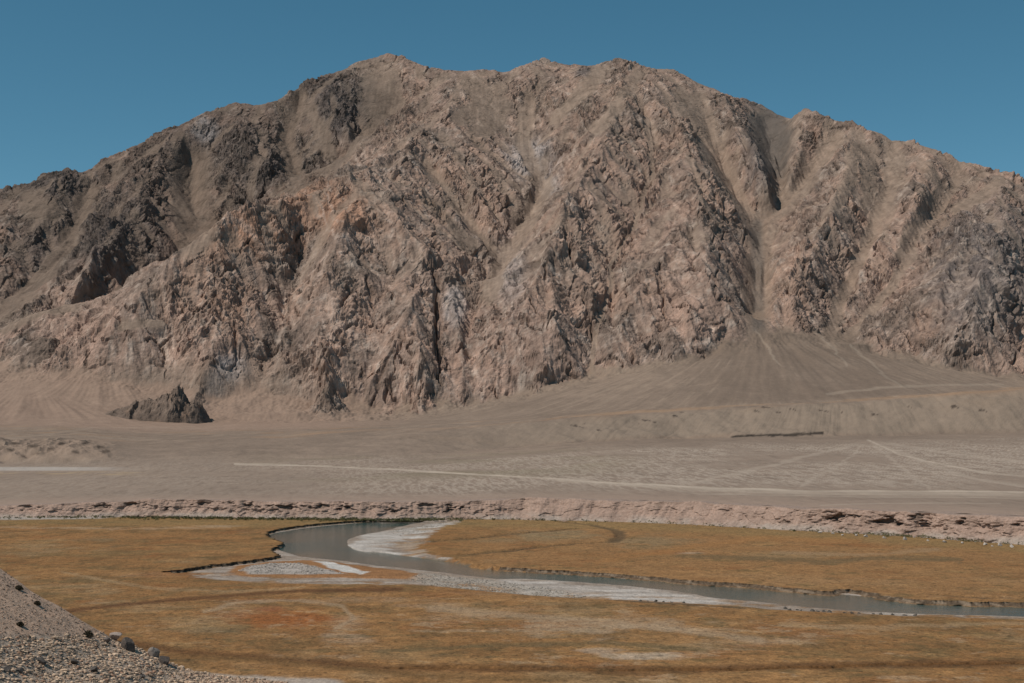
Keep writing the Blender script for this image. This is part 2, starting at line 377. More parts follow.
    gx = samp(BGXs, x, y); gy = samp(BGYs, x, y); gl = np.sqrt(gx * gx + gy * gy) + 1e-3
    k = np.minimum(gl * 2.2, 1.3) / gl
    ex = -gy * k; ey = gx * k                      # along the contour -> stripes run downslope
    ez = 0; egx = 0; egy = 0; amp = 1.0; per = 210.0
    amps = [17, 9, 4.5, 2.2, 1.2]
    rough = 1 - 0.80 * sc
    first = None
    for i in range(5):
        ddx = ex - 0 + egy * -0.9 ; ddy = ey + egx * 0.9
        n = np.sqrt(ddx * ddx + ddy * ddy) + 1e-3; q = np.minimum(n, 1.35) / n
        e, ax_, ay_ = erosion(x / per + 31 * i, y / per + 12 * i, ddx * q, ddy * q, 200 + i * 7)
        ez = ez + e * amps[i] * (rough if i else (1 - .5 * sc)); egx = egx + ax_ * (0.5 ** i); egy = egy + ay_ * (0.5 ** i)
        if i == 1:
            first = e
            sc2 = ss(.05, .5, -e + .35 * fbm(x, y, 130, 3, 360)) * ss(340, 200, vv) * .85
            sc = np.maximum(sc, sc2); rough = 1 - 0.80 * sc
        per *= 0.5
    # crags: blocky cells, ridged crests, strata ribs dipping to the left
    mass = ss(-0.35, 0.25, fbm(x, y, 240, 3, 300) + 0.15)
    q1 = x * 0.72 + y * 0.25 + bed * 0.62 + fbm(x, y, 60, 3, 303) * 26
    rib = np.abs(((q1 / 34) % 1) - 0.35); rib = np.where(rib < .35, rib / .35, (rib) / .65)
    c1, c2, cr = cell(x + wx * 2, y * 1.0 + wy * 2, 38, 320)
    c3, c4, cr2 = cell(x + wx, y + wx, 15, 330)
    q2 = x * 0.35 - bed * 0.8 + y * .2 + fbm(x, y, 70, 3, 304) * 30
    rib2 = np.abs(((q2 / 21) % 1) - .5) * 2
    c5, c6, cr5 = cell(x + wx * 3 + bed * .5, y * 1.2 + wy * 3, 85, 340)
    rock = (ridged(x + bed * .3, y + bed * .8, 80, 5, 310, 0.58) - .5) * 26 + (cr5 - .5) * 12 * ss(0, .25, c6 - c5) + (cr - .5) * 8 * ss(0, .2, c2 - c1) + (cr2 - .5) * 5.5 * ss(0, .2, c4 - c3) + (rib - .5) * 5 + (rib2 - .5) * 3.5 + (ridged(x, y + bed, 17, 3, 312, 0.6) - .5) * 7
    wq = fbm(x, y + bed, 30, 3, 371) * 16; k1, k2, _k = cell(x + wq + .35 * bed, bed * 1.1 + wq, 52, 372); k3, k4, _k = cell(x + wq * .7 - .3 * bed, bed + wq * .7, 21, 376)
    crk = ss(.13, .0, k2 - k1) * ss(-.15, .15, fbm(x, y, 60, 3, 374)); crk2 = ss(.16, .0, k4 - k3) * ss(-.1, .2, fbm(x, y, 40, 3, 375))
    gap = fbm(x + 3 * wx, y + 3 * wy, 120, 3, 345)
    crag = ss(.0, .30, gap)
    for (bx, by, rx, ry) in [(60,182,45,14),(115,225,35,40),(150,190,20,25),(255,150,50,35),(285,180,20,15),(345,105,25,25),(622,85,22,25),(690,125,25,20),(715,215,22,22),(572,235,18,35),(595,300,14,35),(440,275,22,22),(470,190,30,25),(400,130,30,25),(232,300,25,40),(330,180,40,14),(250,210,50,14),(950,230,35,40),(870,330,20,20),(800,215,14,20),(650,180,20,40),(20,190,30,12)]:
        crag = np.maximum(crag, ss(1.3, .5, np.hypot((uu - bx) / rx, (vv - by) / ry) + .5 * gap))
    rock = rock * (0.28 + 0.70 * crag)
    top_fade = ss(0, 60, vv - np.interp(uu, [a for a, b, c in skyline], [b for a, b, c in skyline]).astype(f32))
    big = (0.35 + 0.65 * top_fade)
    bz = bed + ez * big * 0.78
    disp = (rock * (0.50 + 0.45 * mass) * (0.75 + 0.25 * top_fade) - crk * 6.0 - crk2 * 1.7) * rough
    for L, wd, dp in cracks:
        lo = min(p[0] for p in L) - 30; hi = max(p[0] for p in L) + 30
        m = (uu > lo) & (uu < hi)
        if not m.any(): continue
        jx = fbm(x[m], y[m], 30, 4, 350, .65) * 11; d = segdist(uu[m] + wx[m] * .9 + jx, vv[m] + wy[m] * .9, L) * 2.0
        wv = wd * (.55 + .9 * ss(-.4, .4, fbm(x[m], y[m], 60, 2, 351)))
        bz[m] -= dp * (1 - ss(wv * .2, wv, d)) * .85
    climb = fbm(x, y * .6, 42, 4, 380, .6) * 15 * ss(60, 0, np.abs(bz - fan)); dbf = bz - fan - climb
    H = smax(bz, fan + climb * .6, 9.0)
    bedm = ss(-5, 12, dbf + fbm(x, y, 14, 3, 381) * 8)
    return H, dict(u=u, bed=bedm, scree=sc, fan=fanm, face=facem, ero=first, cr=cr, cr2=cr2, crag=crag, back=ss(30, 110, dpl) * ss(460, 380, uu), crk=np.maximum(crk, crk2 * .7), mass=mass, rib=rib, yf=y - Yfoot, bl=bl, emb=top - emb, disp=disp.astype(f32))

tracks = [([(560,480),(700,489.5),(800,493),(1024,495),(1250,495)],2.4,0.5),([(820,505),(880,503),(1000,503)],.8,.4),([(235,464),(310,466),(400,470),(520,477),(600,482),(700,488),(800,491),(1024,492),(1250,492)],0.9,0.9),
          ([(868,440),(900,455),(930,462),(980,472),(1024,476),(1100,480)],0.9,0.7),([(560,476),(700,494),(860,497),(1250,500)],0.7,0.35),([(0,441),(60,432),(100,427),(200,428)],.9,.12)]
def terr_color(x, y, z, m):
    u, v = survey(x, y, z)
    n1 = fbm(x, y, 320, 4, 401); n2 = fbm(x, y, 110, 4, 402); n3 = fbm(x, y, 32, 4, 403); n4 = fbm(x, y, 10, 3, 404); n5 = fbm(x + z, y - z, 24, 4, 405, .65)
    c = np.empty(x.shape + (3,), f32); c[:] = (0.325, 0.243, 0.200)
    # rock kinds
    c = mixc(c, (0.245, 0.190, 0.158), ss(-.1, .35, n2 + n1 * .5))
    c = mixc(c, (0.40, 0.285, 0.225), ss(.0, .5, -n2 + n3 * .8 + .1) * .65)
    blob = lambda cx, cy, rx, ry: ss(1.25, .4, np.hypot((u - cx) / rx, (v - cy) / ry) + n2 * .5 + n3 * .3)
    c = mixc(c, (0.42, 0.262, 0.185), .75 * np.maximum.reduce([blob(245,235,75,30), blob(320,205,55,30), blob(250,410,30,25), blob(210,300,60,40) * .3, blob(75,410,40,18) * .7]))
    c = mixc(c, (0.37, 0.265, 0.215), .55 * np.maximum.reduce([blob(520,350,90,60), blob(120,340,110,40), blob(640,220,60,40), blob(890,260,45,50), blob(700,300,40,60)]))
    c = mixc(c, (0.185, 0.160, 0.150), .85 * np.maximum.reduce([blob(985,270,60,75), blob(1080,280,60,90), blob(345,105,45,38), blob(60,185,40,14), blob(225,150,70,30)*.7, blob(110,230,60,40)*.8, blob(50,250,40,30)*.6, blob(260,165,40,30)*.8, blob(765,140,26,55), blob(590,72,16,6)]))  # dark rock; the back bowl's blob also paints in its shade
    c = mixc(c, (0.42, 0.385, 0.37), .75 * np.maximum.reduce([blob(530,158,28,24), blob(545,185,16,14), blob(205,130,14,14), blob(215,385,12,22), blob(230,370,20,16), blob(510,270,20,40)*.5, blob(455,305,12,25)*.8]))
    c = mixc(c, (0.43, 0.36, 0.31), ss(.25, .6, n3 + n2 * .5) * .6)
    c = mixc(c, (0.50, 0.42, 0.36), ss(.32, .55, np.abs(n3 * 1.2 + n4 * .4) * (1 - np.abs(n1))) * .45)
    c = mixc(c, (0.16, 0.125, 0.105), ss(.15, .55, n5) * .5)
    stx = fbm(x + .3 * z, y * .16, 11, 5, 450, .62); stx2 = fbm(x - .35 * z, y * .12, 30, 4, 451, .6)
    c = mixc(c, (0.45, 0.365, 0.305), ss(.08, .5, stx + stx2 * .5) * .55); c = mixc(c, (0.175, 0.135, 0.112), ss(.08, .5, -stx + stx2 * .4) * .5)
    qs = (x * .8 + z * 1.1 - y * .2 + fbm(x, y, 140, 4, 452) * 120); sb = noise(qs / 16, qs * 0 + .5, 453) + .6 * noise(qs / 5, x / 200, 454)
    qt = (-x * .55 + z * 1.0 + fbm(x, y, 160, 4, 455) * 110); sb2 = noise(qt / 14, qt * 0 + .5, 456) + .6 * noise(qt / 4.5, x / 200, 457)
    sb = lerp(sb, sb2, ss(480, 640, u)); c = mixc(c, (0.47, 0.385, 0.33), ss(.35, 1.0, sb) * .5 * ss(-.2, .3, n1 + .15)); c = mixc(c, (0.15, 0.12, 0.10), ss(.45, 1.1, -sb) * .5 * ss(-.2, .3, n1 + .15))
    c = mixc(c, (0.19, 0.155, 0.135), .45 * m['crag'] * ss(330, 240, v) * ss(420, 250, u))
    c = c * (0.88 + 0.24 * m['cr2'])[..., None] * (1 + .30 * fbm(x - z, y + z * 1.3, 7, 3, 406, .7))[..., None] * (1 + .12 * (m['ero'] * -1))[..., None]
    # scree
    scr = np.empty_like(c); scr[:] = (0.285, 0.222, 0.178); stq = fbm(x, y * .10, 9, 4, 460, .6)
    scr = scr * (1 + .16 * n3 + .18 * n1 + .1 * n4 + .35 * stq)[..., None]
    scr = mixc(scr, (0.185, 0.158, 0.136), .85 * ss(9, 3, segdist(u, v, [(757,225),(758,330)])))
    scr = mixc(scr, (0.145, 0.130, 0.117), .85 * np.maximum(blob(772,140,26,60), blob(350,90,25,30) * .5))  # shade of the back bowl put into the scree colour
    c = lerp(c, scr, (m['scree'] * .85)[..., None])
    # soft ground: fans, plain
    g = np.empty_like(c); g[:] = (0.262, 0.206, 0.165)
    g = g * (1 + .16 * n2 + .12 * n3 + .10 * n4)[..., None]
    g = mixc(g, (0.34, 0.265, 0.21), ss(.1, .5, n1 + n3 * .6) * .5)
    ca = wrld(757, 312, plane_Y(312)); th1 = np.arctan2(x - ca[0], ca[1] - y); ra = np.hypot(x - ca[0], y - ca[1]); riv = fbm(th1 * 90, ra * .012, 1.6, 5, 431, .62) + .25 * fbm(th1 * 400, ra * .05, 3, 3, 432)
    g = mixc(g, (0.40, 0.265, 0.17), .6 * ss(2.2, .8, np.abs(v - np.interp(u, [480, 560, 640, 840, 1024], [424, 417, 411.5, 401.5, 388]) + n3)) * ss(-.3, .2, n2) * ss(500, 600, u))
    g = mixc(g, (0.37, 0.295, 0.232), ss(.05, .45, riv) * .5 * ss(1450, 1650, y)); g = mixc(g, (0.19, 0.150, 0.120), ss(.05, .5, -riv) * .4 * ss(1450, 1650, y))
    g = mixc(g, (0.195, 0.152, 0.121), m['fan'] * .65 * ss(-.4, .3, n2 + .1) * ss(80, 10, np.abs(u - 800) - 60))
    g = mixc(g, (0.37, 0.262, 0.205), ss(450, 300, u) * ss(1750, 1950, y) * .6)
    g = mixc(g, (0.36, 0.235, 0.15), ss(.0, .5, fbm(x, y * 3, 150, 3, 410)) * .55 * ss(1500, 1620, y) * ss(2000, 1750, y))
    pl = ss(1450, 1200, y) * (1 - m['face'])
    pc = np.empty_like(c); pc[:] = (0.300, 0.238, 0.192)
    br = ss(.55, .95, 1 - np.abs(fbm(x + y * .10, y * .11 + x * .08, 4.6, 5, 420, .62)) * 2.2) * ss(-.35, .25, fbm(x, y * .5, 120, 3, 421) + .1)     # braided wash lines
    pc = pc * (1 + .10 * n2 + .10 * n3)[..., None]
    pc = mixc(pc, (0.47, 0.40, 0.335), br * .8 * ss(640, 760, y) * (.35 + .65 * ss(200, 520, u))); pc = mixc(pc, (0.20, 0.155, 0.122), ss(.05, .45, fbm(x + y * .1, y * .13, 6, 5, 422, .62)) * .5)
    for L in ([(868,440),(845,462),(800,486)],[(868,440),(905,470),(930,489)],[(868,440),(960,455),(1060,466)],[(880,445),(970,478),(1060,492)],[(860,443),(760,468),(690,484)]):
        d = segdist(u + n3 * 6, v + n3 * 1.5 + n4, L); pc = mixc(pc, (0.46, 0.39, 0.325), (1 - ss(.5, 2.2, d)) * .45)
    pc = mixc(pc, (0.235, 0.205, 0.135), ss(.15, .5, fbm(x, y, 200, 3, 425) + .25) * ss(500, 250, np.abs(u - 440) * 2.2) * ss(800, 1000, y) * .5)
    pc = mixc(pc, (0.385, 0.29, 0.235), ss(90, 0, y - scarp_Y(x, y)) * .75)
    pc = mixc(pc, (0.45, 0.34, 0.22), 0.6 * ss(.0, .4, fbm(x, y, 25, 3, 427) + .1) * ss(3, 1, np.abs(v - 473.5)) * ss(170, 110, u))
    pc = mixc(pc, (0.50, 0.47, 0.44), 0.7 * ss(2.5, 1.2, np.abs(v - 469.0 + n2) ) * ss(150, 60, u))
    g = lerp(g, pc, pl[..., None])
    g = mixc(g, (0.30, 0.245, 0.195), m['face'] * .6)
    # painted undercut shade along the embankment foot and in little scars near its crest
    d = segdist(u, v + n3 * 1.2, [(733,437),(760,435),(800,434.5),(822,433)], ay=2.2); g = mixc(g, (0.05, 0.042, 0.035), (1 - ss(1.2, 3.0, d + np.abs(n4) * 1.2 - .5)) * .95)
    mo = ss(125, 90, u) * ss(437, 441, v) * ss(462, 457, v); g = mixc(g, (0.36, 0.27, 0.21), mo * .5)
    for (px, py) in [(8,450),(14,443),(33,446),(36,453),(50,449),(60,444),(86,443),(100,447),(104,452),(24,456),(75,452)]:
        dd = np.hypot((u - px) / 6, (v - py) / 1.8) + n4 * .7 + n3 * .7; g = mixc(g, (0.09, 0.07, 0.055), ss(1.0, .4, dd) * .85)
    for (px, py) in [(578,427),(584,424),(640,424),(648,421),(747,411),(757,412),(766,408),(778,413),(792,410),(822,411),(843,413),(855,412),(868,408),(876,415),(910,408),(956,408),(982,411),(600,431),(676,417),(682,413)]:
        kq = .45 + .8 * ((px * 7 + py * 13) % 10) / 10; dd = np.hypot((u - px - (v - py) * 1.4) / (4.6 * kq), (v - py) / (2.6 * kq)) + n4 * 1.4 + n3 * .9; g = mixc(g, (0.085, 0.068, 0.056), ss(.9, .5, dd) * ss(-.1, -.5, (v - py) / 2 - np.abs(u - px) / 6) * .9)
    for L, wd, am in tracks:
        d = segdist(u + n2 * 3, v + n3 * 1.0 + n2 * 1.5, L); g = mixc(g, (0.54, 0.465, 0.385), (1 - ss(wd * .3, wd * 1.3, d)) * am * (.55 + .45 * ss(-.3, .3, n3)))
    # pale lines running out on the fans
    for L in ([(757,330),(770,350),(782,365)],[(815,332),(835,350),(845,365)],[(850,345),(880,372),(900,385)],[(830,395),(900,386),(1000,384)]):
        d = segdist(u + n2 * 9 + n3 * 3, v + n2 * 3, L); g = mixc(g, (0.38, 0.315, 0.255), (1 - ss(.4, 1.8, d)) * .5)
    c0 = np.array((0.275, 0.215, 0.175), f32); c = c0 * (np.maximum(c, .02) / c0) ** 1.25
    c = lerp(g, c, m['bed'][..., None]) * np.array((.93, .885, .855), f32)
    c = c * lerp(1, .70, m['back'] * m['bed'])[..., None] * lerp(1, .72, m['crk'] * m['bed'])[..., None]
    return c

# ================================================================== the terrace edge (scarp) line
scarp_pts = [(-300,517),(0,516),(80,516),(150,516.5),(300,518),(400,519),(480,518),(560,519),(640,521),(700,523.5),(760,527),(820,530.5),(900,535),(960,539),(1024,543.5),(1150,552),(1300,565)]
_sc = [gnd(a, b) for a, b in scarp_pts]
_sa = [p[0] / p[1] for p in _sc]; _sy = [p[1] for p in _sc]
def scarp_Y(x, y):
    return np.interp(x / np.maximum(y, 1), _sa, _sy).astype(f32)

cols = np.concatenate([np.arange(-330, -40, 6), np.arange(-40, 1064, 0.85), np.arange(1064, 1360, 6)]).astype(f32)
tang = (cols - 512) / F
q = np.concatenate([np.linspace(0, 1, 190), ])
rows1 = 1 / np.linspace(1 / 540.0, 1 / 1400.0, 210)
rows = np.concatenate([rows1, np.arange(1403, 2200, 3.4), np.arange(2200, 4150, 2.6), np.arange(4150, 5000, 30)]).astype(f32)
# each column starts just behind the terrace edge, easing to common rows by 1400 m
YY = np.repeat(rows[:, None], len(cols), 1)
st = np.interp(tang, _sa, _sy).astype(f32) + 6
k0 = len(rows1)
t = ((1 / rows1 - 1 / 540.0) / (1 / 1400.0 - 1 / 540.0)).astype(f32)[:, None]
YY[:k0] = 1 / ((1 - t) / st[None] + t / 1400.0)
XX = (YY * tang[None]).astype(f32)
H, MK = terrain(XX, YY)
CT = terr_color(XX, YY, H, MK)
CT = np.concatenate([CT, (0.26 + 0.74 * MK['bed'] * (1 - .6 * MK['scree']))[..., None]], -1)
bx_ = samp(BGXs, XX, YY); by_ = samp(BGYs, XX, YY); ln_ = np.sqrt(1 + bx_ * bx_ + by_ * by_); D_ = MK['disp'] * MK['bed']
DX_ = -bx_ / ln_ * D_; DY_ = -by_ / ln_ * D_; DZ_ = D_ / ln_          # rock pushed out along the face, not straight up
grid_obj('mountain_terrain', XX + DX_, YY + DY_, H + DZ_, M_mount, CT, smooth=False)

# ================================================================== terrace scarp: a displaced cliff strip with talus at its foot
def along(P, step):
    """resample polyline"""
    P = np.array([p[:2] for p in P], float); d = np.r_[0, np.cumsum(np.hypot(*np.diff(P, axis=0).T))]
    s = np.arange(0, d[-1], step); X = np.interp(s, d, P[:, 0]); Y = np.interp(s, d, P[:, 1])
    tx = np.gradient(X); ty = np.gradient(Y); L = np.hypot(tx, ty)
    tx = np.convolve(np.pad(tx / L, 6, 'edge'), np.ones(13) / 13, 'valid'); ty = np.convolve(np.pad(ty / L, 6, 'edge'), np.ones(13) / 13, 'valid')
    L = np.hypot(tx, ty)
    return s, X, Y, tx / L, ty / L
s, X, Y, tx, ty = along(chaikin(_sc, 2), 0.45)
nx_, ny_ = ty, -tx                      # towards the river (camera side)
u0 = 512 + F * X / Y
ztop, _ = terrain(X.astype(f32)[None], (Y + 8).astype(f32)[None]); ztop = ztop[0]
steep = np.interp(u0, [0, 130, 480, 540, 700, 770, 830, 980, 1024], [.55, .75, .75, .25, .3, .5, 1.0, 1.0, .7])      # how cliff-like
NR = 70
tt = np.linspace(0, 1, NR)[:, None]     # 0 = on the terrace, 1 = on the meadow
S2 = np.repeat(s[None], NR, 0).astype(f32)
back = 14.0
top_e = 0.16
zfrac = np.where(tt < top_e, 1.0, 1 - (tt - top_e) / (1 - top_e))
h = ztop[None] - 0.0
edge_w = fbm(S2 * 1.0, S2 * 0, 45, 4, 501) * 7 + fbm(S2, S2 * 0, 9, 3, 502) * 2.0
buttress = ridged(S2, S2 * 0 + 3.1, 17, 4, 505, .6)
run = (1.4 + (1 - steep)[None] * 13)
hv_ = np.interp(u0, [0,100,125,150,200,300,480,520,640,700,800,845,870,930,1024], [.78,.8,1.02,1.2,1.08,1.0,.92,1.1,.97,1.0,.9,1.1,1.08,1.0,.95])[None].astype(f32) + .16 * fbm(S2, S2 * 0 + 8, 60, 3, 507) + .10 * fbm(S2, S2 * 0 + 8, 12, 3, 508)        # uneven crest height
brk = .30 + .35 * (fbm(S2, S2 * 0 + 5, 22, 3, 509) + .5)                                        # where face turns into talus
off_cliff = np.where(zfrac > brk, (1 - zfrac) * 1.6, (1 - brk) * 1.6 + (brk - zfrac) * 8.0)
off_soft = (1 - zfrac) ** 1.3 * 11
off = lerp(off_soft, off_cliff, steep[None])
zz = zfrac * h
ledge = fbm(S2, zz * 2.0, 7, 4, 511, .6) * 1.7 + (cell(S2, zz * 2.2, 4.5, 513)[2] - .5) * 1.1 + (cell(S2 + 3, zz * 2.6, 1.9, 514)[2] - .5) * .5
hv_ = np.maximum(hv_, .985)
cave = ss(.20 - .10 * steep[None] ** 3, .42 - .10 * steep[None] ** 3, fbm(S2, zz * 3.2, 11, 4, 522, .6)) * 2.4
facew = (tt > top_e) * np.sin(np.clip((tt - top_e) / (1 - top_e), 0, 1) * math.pi) ** .5
dd = np.where(tt < top_e, -back * (1 - tt / top_e), off) + edge_w * 0.8 + facew * (ledge * (.5 + .6 * steep[None]) - cave * steep[None] * ss(.25, .5, zfrac) + (buttress - .4) * 3.2)
strat = -cave
Zs = h * zfrac * lerp(1, hv_, ss(0, .14, tt + 0 * S2)) + np.where(tt < top_e, 0.12, 0) + facew * noise(S2 / 3.0, zfrac * 5, 530) * .4 - np.where(tt >= 1, 0.6, 0) - np.where(tt <= 0, 0.5, 0)
Xs = X[None] + nx_[None] * dd; Ys = Y[None] + ny_[None] * dd
cs_ = np.empty(Xs.shape + (3,), f32); cs_[:] = (0.385, 0.268, 0.212)
nA = fbm(S2, zfrac * 30, 20, 4, 540); nB = fbm(S2 * .4, zfrac * 40, 4, 3, 541)
cs_ = cs_ * (1 + .16 * nA + .14 * nB)[..., None]
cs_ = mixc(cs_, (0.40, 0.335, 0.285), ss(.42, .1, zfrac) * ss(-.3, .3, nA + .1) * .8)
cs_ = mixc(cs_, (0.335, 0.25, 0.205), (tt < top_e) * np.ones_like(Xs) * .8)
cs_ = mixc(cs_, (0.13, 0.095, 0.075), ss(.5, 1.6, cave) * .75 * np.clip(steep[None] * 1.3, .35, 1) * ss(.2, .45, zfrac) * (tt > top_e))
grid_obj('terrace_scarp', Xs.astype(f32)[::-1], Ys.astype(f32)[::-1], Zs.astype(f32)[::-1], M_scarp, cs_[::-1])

# ================================================================== river flat: meadow, river bed, bars
WL = -1.0
far_left = [(168,571.5),(178,570),(192,568),(215,564.5),(240,561.5),(262,558.5),(278,556),(276,553),(270,551.5),(272,548.5),(280,545),(283,543),(277,540.5),(270,538),(265,532.5),(276,529.5),(300,525.5),(325,523),(350,521),(372,519.8),(384,519)]
far_top = [(384,519),(400,518.5),(450,518.8),(470,519.2)]
right_top = [(470,519.5),(458,523),(447,527),(440,531)]     # soft edge of the bar
right_bank = [(440,531),(432,538),(428,546),(434,553),(448,557),(462,560),(476,564.5),(500,567),(541,569.5),(603,573),(655,577),(693,580.6),(732,582.5),(758,585),(790,588),(811,590),(835,592),(842,588.5),(870,592),(895,597.5),(930,600),(966,601.5),(1024,602),(1130,603),(1300,604)]
near_edge = [(1300,630),(1130,626),(1024,621.5),(950,619.5),(850,615.5),(760,611),(735,608),(690,605.5),(620,602),(560,599),(520,596.5),(470,592),(440,588.5),(400,586),(300,585.5),(240,583.5),(205,580),(180,576)]
G = lambda L, z=0.0: [gnd(a, b, z) for a, b in L]
low_poly = G(far_left + far_top[1:] + right_top[1:] + right_bank[1:]) + G(near_edge, -.3)
far_line = G(far_left); rb_line = G(right_bank[7:]); near_line = G(near_edge, -.3) 
soft_line = G(far_top + right_top[1:] + right_bank[1:9])
water_poly = G([(384,519.5),(400,519.5),(432,520),(420,522.5),(398,527),(384,531),(368,533.5),(354,537),(346,540.5),(347,545),(352,549),(362,552),(388,553.5),(405,556),(437,560),(462,563.5),(476,567.5),(500,571),(541,573.2),(603,577),(655,581),(693,584.5),(732,586.3),(758,588.5),(790,592),(811,593.8),(835,595.6),(842,594.5),(870,597),(895,601),(930,603.8),(966,605.2),(1024,605.6),(1130,607),(1300,608),
   (1300,622),(1130,619),(1024,616.6),(915,614),(863,611.5),(811,607.6),(760,602),(719,598.6),(680,592),(629,586),(577,582),(526,579),(495,579),(456,574),(427,571),(407,568.5),(378,566),(349,561.5),(320,558.6),(300,556.8),(290,553),(278,549.5),(283,546),(280,543),(272,540),(266,536),(276,533),(300,529),(325,526),(350,523.8),(372,522)], WL)
lw_poly = G([(-300,515.5),(0,515),(90,515.6),(126,517),(100,519.5),(0,520.5),(-300,520.5)], -.2)
Gp = lambda L: G(L, 0)
isl = G([(226,571),(236,565),(262,561.5),(300,559),(335,560.5),(372,566),(400,569),(440,576),(420,578.5),(370,577.5),(300,577),(250,576.5),(232,574)], -.5)
pebw = G([(238,570.5),(250,566),(272,563),(300,563),(330,570),(345,574),(300,574.5),(250,574)], -.5)
saltw = G([(314,561),(325,560.5),(345,565),(368,572),(360,574.5),(340,571),(322,565)], -.5)
bar_white = G([(356,536),(372,533),(398,530),(430,524),(448,522.5),(464,522.5),(452,526),(432,531),(426,537),(430,541.5),(410,540),(398,543),(390,548),(400,554),(420,558),(438,562),(420,561),(390,556),(362,552.5),(343,547),(352,542),(362,540)], -.8)
bar_tan = G([(390,546),(398,541),(425,543),(427,550),(440,556),(425,557),(405,552)], -.8)
salt_r = G([(505,579),(540,581),(600,585),(640,589),(690,594.5),(725,600),(745,604),(720,604.5),(660,602),(600,598.5),(560,595.5),(530,590),(500,584)], -.6)
grav_r = G([(408,578),(425,572),(455,575.5),(500,580),(550,587),(590,596),(560,597),(520,594.5),(470,590),(430,584)], -.5)
ditches = [(G([(425,541),(470,538.5),(511,533.7),(545,531),(576,528)]),3.6,.8),(G([(465,554),(504,551),(545,545.7),(579,543),(613,541.6),(622,536),(618,530),(593,524.5),(560,521)]),3.4,.8),
           (G([(940,595),(980,597),(1030,598)]),2.6,.6),(G([(390,668),(500,667),(640,670),(760,669),(900,664),(1024,663),(1200,660)]),1.2,.7)]
def flat(x, y):
    wx = fbm(x, y, 9, 3, 601) * 1.6; wy = fbm(x, y, 9, 3, 602) * 3.0
    X_ = x + wx; Y_ = y + wy
    low = sdf(x + wx * .3, y + wy * .3, low_poly)
    wat = sdf(x + wx * .5, y + wy * .4, water_poly)
    dfar = np.minimum(segdist(x, y, far_line), segdist(x, y, rb_line)); dnear = segdist(x, y, near_line)
    i_ = low > 0
    hard = ss(0.0, 0.7, np.where(i_, dfar, -dfar) + 1.9) * np.where(i_, 1, ss(2.2, 1.8, dfar))
    soft = ss(0, 9, np.where(i_, np.minimum(dnear, segdist(x, y, soft_line)), 0))
    drop = np.where(i_, np.where(dfar < 2.5, np.maximum(hard, 0.0), soft), hard * (low > -2.0))
    z = -0.85 * drop
    z = np.where(wat > -6, np.minimum(z, lerp(z, -0.88, ss(-6, -0.5, wat))), z) if False else z
    z = z - ss(-1.0, 3, wat) * 1.3
    rel = fbm(x, y, 30, 4, 610) * .10 + fbm(x, y, 3.0, 3, 611) * .09
    z = z + rel * (1 - ss(-3, 0, wat)) * np.where(i_, .5, 1)
    for L, wd, dp in ditches:
        d = segdist(X_, Y_, L); z = z - dp * .8 * (1 - ss(wd * .3, wd * 1.2, d))
    for P, a in ((isl, .35), (pebw, .1), (bar_white, .25)):
        z = z + a * ss(-1, 4, sdf(X_, Y_, P)) * (wat < 0)
    return z, low, wat, X_, Y_
